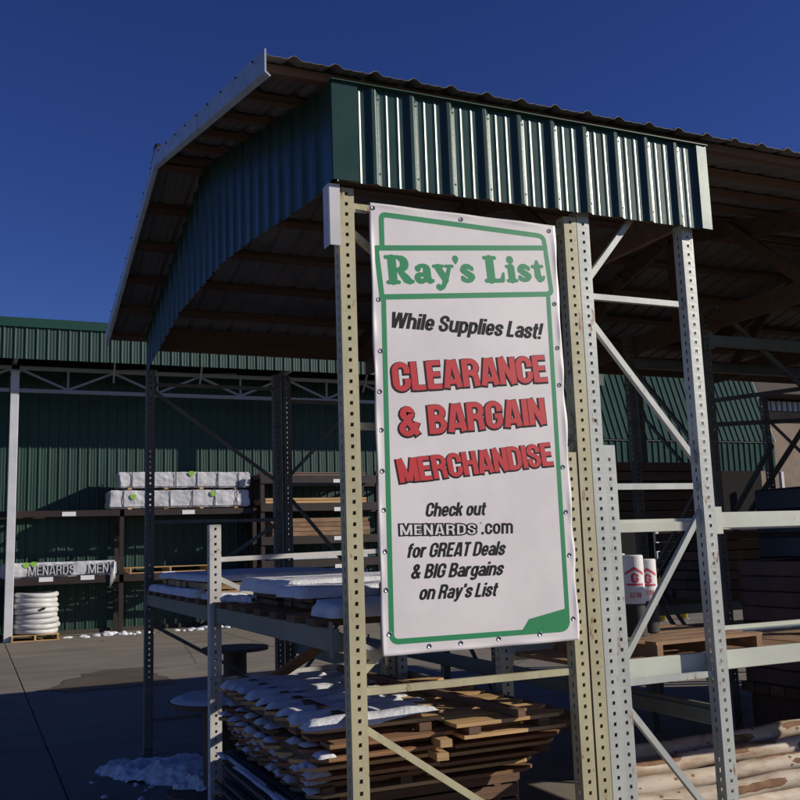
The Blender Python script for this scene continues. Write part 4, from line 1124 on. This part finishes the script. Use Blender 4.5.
# ------------------------------------------------------------------ racks along the warehouse wall and their goods
YF, YBK = 23.22, 24.08
br = thing('brown_rack', 'dark brown cantilever shelf rack along the green wall with wrapped bundles', 'rack', (3.2, YF, 0))
def BR(b, name, m, par=None, **k):
    o = b.build(name, m, par or br, **k); o.matrix_parent_inverse = Matrix.Translation(-(par or br).location); return o
for x in (-2.6, .33, 3.17, 6.36):
    for y in (YF, YBK):
        BR(MB().box(x, x+.10, y, y+.09, 0, 2.87), 'upright', 'brown_rack')
    for z in (.6, 1.9): BR(MB().bar((x+.05, YF+.09, z), (x+.05, YBK, z+.6), .05, .05), 'brace', 'brown_rack')
for a, b_ in ((-2.5, .33), (.43, 3.17), (3.27, 6.36)):
    for zt_, h in ((2.86, .14), (1.365, .165)):
        for y in (YF-.035, YBK+.06):
            BR(MB().box(a-.098, b_+.098, y, y+.033, zt_-h, zt_), 'beam', 'brown_rack')
        for k in range(4):
            x = a+.2+(b_-a-.4)*k/3; BR(MB().box(x-.05, x+.05, YF, YBK+.05, zt_-.06, zt_-.004), 'cross_bar', 'brown_rack')
for px, py in ((69, 514), (188.5, 512), (46, 579.5), (87.5, 577.5), (169, 573.5)):
    q = P(px, py, 1, YF-.037)
    BR(MB().box(q.x-.15, q.x+.15, YF-.045, YF-.037, q.z-.05, q.z+.05), 'price_tag', 'tag_white')
br2 = thing('brown_rack', 'brown multi-level rack with lumber shelves seen left of the banner', 'rack', (6.5, YF-.3, 0))
for x in (6.50, 9.6, 12.7):
    for y in (YF-.25, YBK): BR(MB().box(x, x+.10, y, y+.09, 0, 3.75), 'upright', 'brown_rack', br2)
lv = (3.64, 2.95, 2.13, 1.55)
for zt_ in lv:
    for a, b_ in ((6.6, 9.6), (9.7, 12.7)):
        for y in (YF-.285, YBK+.06): BR(MB().box(a-.098, b_+.098, y, y+.033, zt_-.2, zt_), 'beam', 'brown_rack', br2)
        for k in range(4):
            x = a+.2+(b_-a-.4)*k/3; BR(MB().box(x-.05, x+.05, YF-.25, YBK+.05, zt_-.06, zt_-.004), 'cross_bar', 'brown_rack', br2)
for px, py in ((338, 481), (339, 509), (339, 538), (340, 566)):
    q = P(px, py, 1, YF-.287)
    BR(MB().box(q.x-.13, q.x+.13, YF-.295, YF-.287, q.z-.05, q.z+.05), 'price_tag', 'tag_white', br2)
plank_pack('lumber_bundle', 'flat lumber lying on the top level of the brown multi-level rack', 8.0, 23.6, 3.645, 2.7, 1.1, .10, 'brown_stack', 2, 6)
plank_pack('lumber_bundle', 'thin lumber on the second level of the brown multi-level rack', 8.0, 23.6, 2.955, 2.7, 1.1, .14, 'wood', 2, 6)
plank_pack('lumber_bundle', 'tan lumber bundle on the third level of the brown multi-level rack', 8.1, 23.6, 2.135, 2.6, 1.1, .45, 'ply', 4, 5)
plank_pack('lumber_bundle', 'white wrapped trim boards on the lowest level of the brown multi-level rack', 8.2, 23.6, 1.555, 2.4, 1.0, .16, 'white_paint', 2, 5, sticker=False)
plank_pack('lumber_bundle', 'dark lumber bundle on the ground under the brown multi-level rack', 8.1, 23.6, .05, 2.6, 1.0, .7, 'brown_stack', 5, 4)

def wrapped(label, x0, x1, y0, y1, z0, z1, nstrap, leaves, group):
    """lumber bundle in a wrinkled white wrapper with banding straps"""
    t = thing('wrapped_bundle', label, 'lumber bundle', ((x0+x1)/2, (y0+y1)/2, z0), 0, group)
    bm = bmesh.new(); bmesh.ops.create_cube(bm, size=1)
    bmesh.ops.scale(bm, vec=(x1-x0, y1-y0, z1-z0), verts=bm.verts)
    bmesh.ops.bevel(bm, geom=bm.edges[:], offset=.03, segments=2, affect='EDGES')
    bmesh.ops.translate(bm, vec=(0, 0, (z1-z0)/2), verts=bm.verts)
    long_ = [e for e in bm.edges if abs(e.verts[0].co.x-e.verts[1].co.x) > .5]
    bmesh.ops.subdivide_edges(bm, edges=long_, cuts=46, use_grid_fill=True)
    ed = [e for e in bm.edges if abs(e.verts[0].co.z-e.verts[1].co.z) > .15]; bmesh.ops.subdivide_edges(bm, edges=ed, cuts=7, use_grid_fill=True)
    for v in bm.verts:
        q = v.co; k = noise.noise(Vector((q.x*3.2+x0, q.y*4, q.z*6+z0*3)))*.022+noise.noise(Vector((q.x*9, q.y*9, q.z*12+z0)))*.012
        dirn = Vector((0, q.y, q.z-(z1-z0)/2)); dirn = dirn.normalized() if dirn.length > 0 else dirn
        if abs(q.x) > (x1-x0)/2-.06: v.co.x += k*1.5
        v.co += dirn*k
    me = bpy.data.meshes.new('wrapper'); bm.to_mesh(me); bm.free(); me.materials.append(MATS['plastic_wrap'])
    put('wrapper', me, t)
    for k in range(nstrap):
        x = -(x1-x0)/2+(x1-x0)*(k+.6)/(nstrap+.2); w_ = .012; yy = (y1-y0)/2+.018; zz = z1-z0
        MB().box(x-w_, x+w_, -yy-.003, -yy, -.01, zz+.022).box(x-w_, x+w_, yy, yy+.003, -.01, zz+.022).box(x-w_, x+w_, -yy, yy, zz+.02, zz+.023).build('strap', 'strap', t)
    for (lx, lz) in leaves:
        b = MB()
        for s_, a in ((.16, .35), (.13, -.25), (.10, .9)):
            pts = []
            for q in range(10):
                u = q/9; pts.append((u*s_, math.sin(PI*u)*.035*s_/.13))
            out = pts+[(u, -v) for u, v in pts[-2:0:-1]]
            b.poly([(lx+u*math.cos(a)-v*math.sin(a), -(y1-y0)/2-.028-.001*s_*10, lz+u*math.sin(a)+v*math.cos(a)) for u, v in out])
        b.build('leaf_print', 'leaf_print', t)
    return t
bl_, br_ = 2.92, 6.33
for k in range(4):
    x = 3.4+k*.85
    tag(MB().box(x-.045, x+.045, YF-.0, YBK, 2.862, 2.90).build('bunk', 'wood'), ('leftmost', 'second', 'third', 'rightmost')[k]+' wooden bunk under the lower white wrapped bundle', 'timber', 'bunks under the lower wrapped bundle')
    tag(MB().box(x-.045, x+.045, YF+.02, YBK, 3.335, 3.375).build('bunk', 'wood'), ('leftmost', 'second', 'third', 'rightmost')[k]+' wooden bunk between the two white wrapped bundles', 'timber', 'bunks between the wrapped bundles')
wrapped('lower white plastic wrapped lumber bundle on the brown rack', bl_, br_-.05, YF-.02, YBK-.1, 2.902, 3.31, 6, ((-1.2, .24), (.7, .30)), 'white wrapped lumber bundles')
wrapped('upper white plastic wrapped lumber bundle stacked on another', bl_+.22, br_, YF+.05, YBK-.1, 3.378, 3.755, 6, ((.05, .32),), 'white wrapped lumber bundles')
t = wrapped('white wrapped bundle printed with black lettering on the lower brown shelf', .62, 3.10, YF-.02, YBK-.1, 1.37, 1.70, 0, ((-.78, .27), (-.62, .28)), None)
def wtext(par, body, x0, wd, z0, hh, off, m, y):
    v, f = text_verts(body, off, 1.12); a = min(p[0] for p in v); b_ = max(p[0] for p in v); k = MB()
    k.v = [(x0+(p[0]-a)/(b_-a)*wd, y-.00002*p[2], z0+p[1]/.73*hh) for p in v]; k.f = f; k.build('lettering', m, par)
yy = -(YBK-.1-(YF-.02))/2-.030
for x0 in (-.66, .62, -1.62):
    for wd, off, m, dy in ((.98 if x0 != .62 else .60, .14, 'black_print', 0), (.98 if x0 != .62 else .60, -.06, 'plastic_wrap', -.002)):
        wtext(t, 'MENARDS' if x0 == -.66 else ('MENA' if x0 == .62 else 'S'), x0, wd if x0 > -1 else .14, .05, .21, off, m, yy+dy)
b = MB()
for k in range(5): b.tube([(1.10+.02*k, yy+.01-.01*k, .3), (1.12+.015*k, yy-.03, .05), (1.10+.03*k, yy-.02, -.3+.05*k)], [.02, .025, .006], 6)
b.build('torn_wrap', 'plastic_wrap', t, smooth=True)
b = MB()
for k in range(46):
    x = rg.uniform(1.95, 7.6); s_ = rg.uniform(.02, .085)*(1.2 if 2.6 < x < 3.4 or x > 5 else .8)
    lump(b, x, 23.08+rg.uniform(-.12, .25)-.02*x, s_*.2, s_*rg.uniform(.9, 1.9), s_, s_*rg.uniform(.4, .9), k*2.3)
snowobj(b, 'snow_crumbs', 'scattered snow lumps along the foot of the warehouse wall')
pallet('empty wooden pallet on the lower brown shelf right of the printed bundle', 4.35, 23.7, 1.37, 0, 1.9, 1.0, 'wood')
# coil stack of white pipe
pallet('small wooden pallet under the coil of white pipe', 1.36, 23.35, .0, 0, 1.0, .9, 'wood')
t = thing('pipe_coil', 'stacked coils of white plastic pipe by the white canopy post', 'pipe coil', (1.37, 23.35, .14))
for k in range(8):
    b = MB(); r = .44+.025*math.sin(k*1.7); pts = []
    for j in range(41): a = 2*PI*j/40; pts.append((r*math.cos(a)+.02*math.sin(k), r*math.sin(a), .06+k*.112+.012*math.sin(a*2+k)))
    b.tube(pts, .06, 10, cap=False); b.build('pipe_turn', 'coil_plastic', t, smooth=True)
b = MB(); b.poly([(.12+.07*math.cos(-2*PI*k/18), -.525, .55+.032*math.sin(-2*PI*k/18)+.02*math.cos(2*PI*k/18)) for k in range(18)]); b.build('label_print', 'black_print', t)

# ------------------------------------------------------------------ unseen front bays, added right of the frame to shade the lane
inner_rack('unseen front rack bay added next to the low grey rack to shade the lane', (6.50, 9.5, 12.5), 4.14, 5.3, 3.5, 'silver_steel', (2.05,))
for i, (x, lb) in enumerate(((8.0, 'unseen tall lumber bundle added on the first front bay to block the sun'), (11.0, 'unseen tall lumber bundle added on the second front bay to block the sun'))):
    plank_pack('lumber_bundle', lb, x+.05, 4.76, 2.055, 2.7, 1.0, 1.32, 'brown_stack', 8, 4)
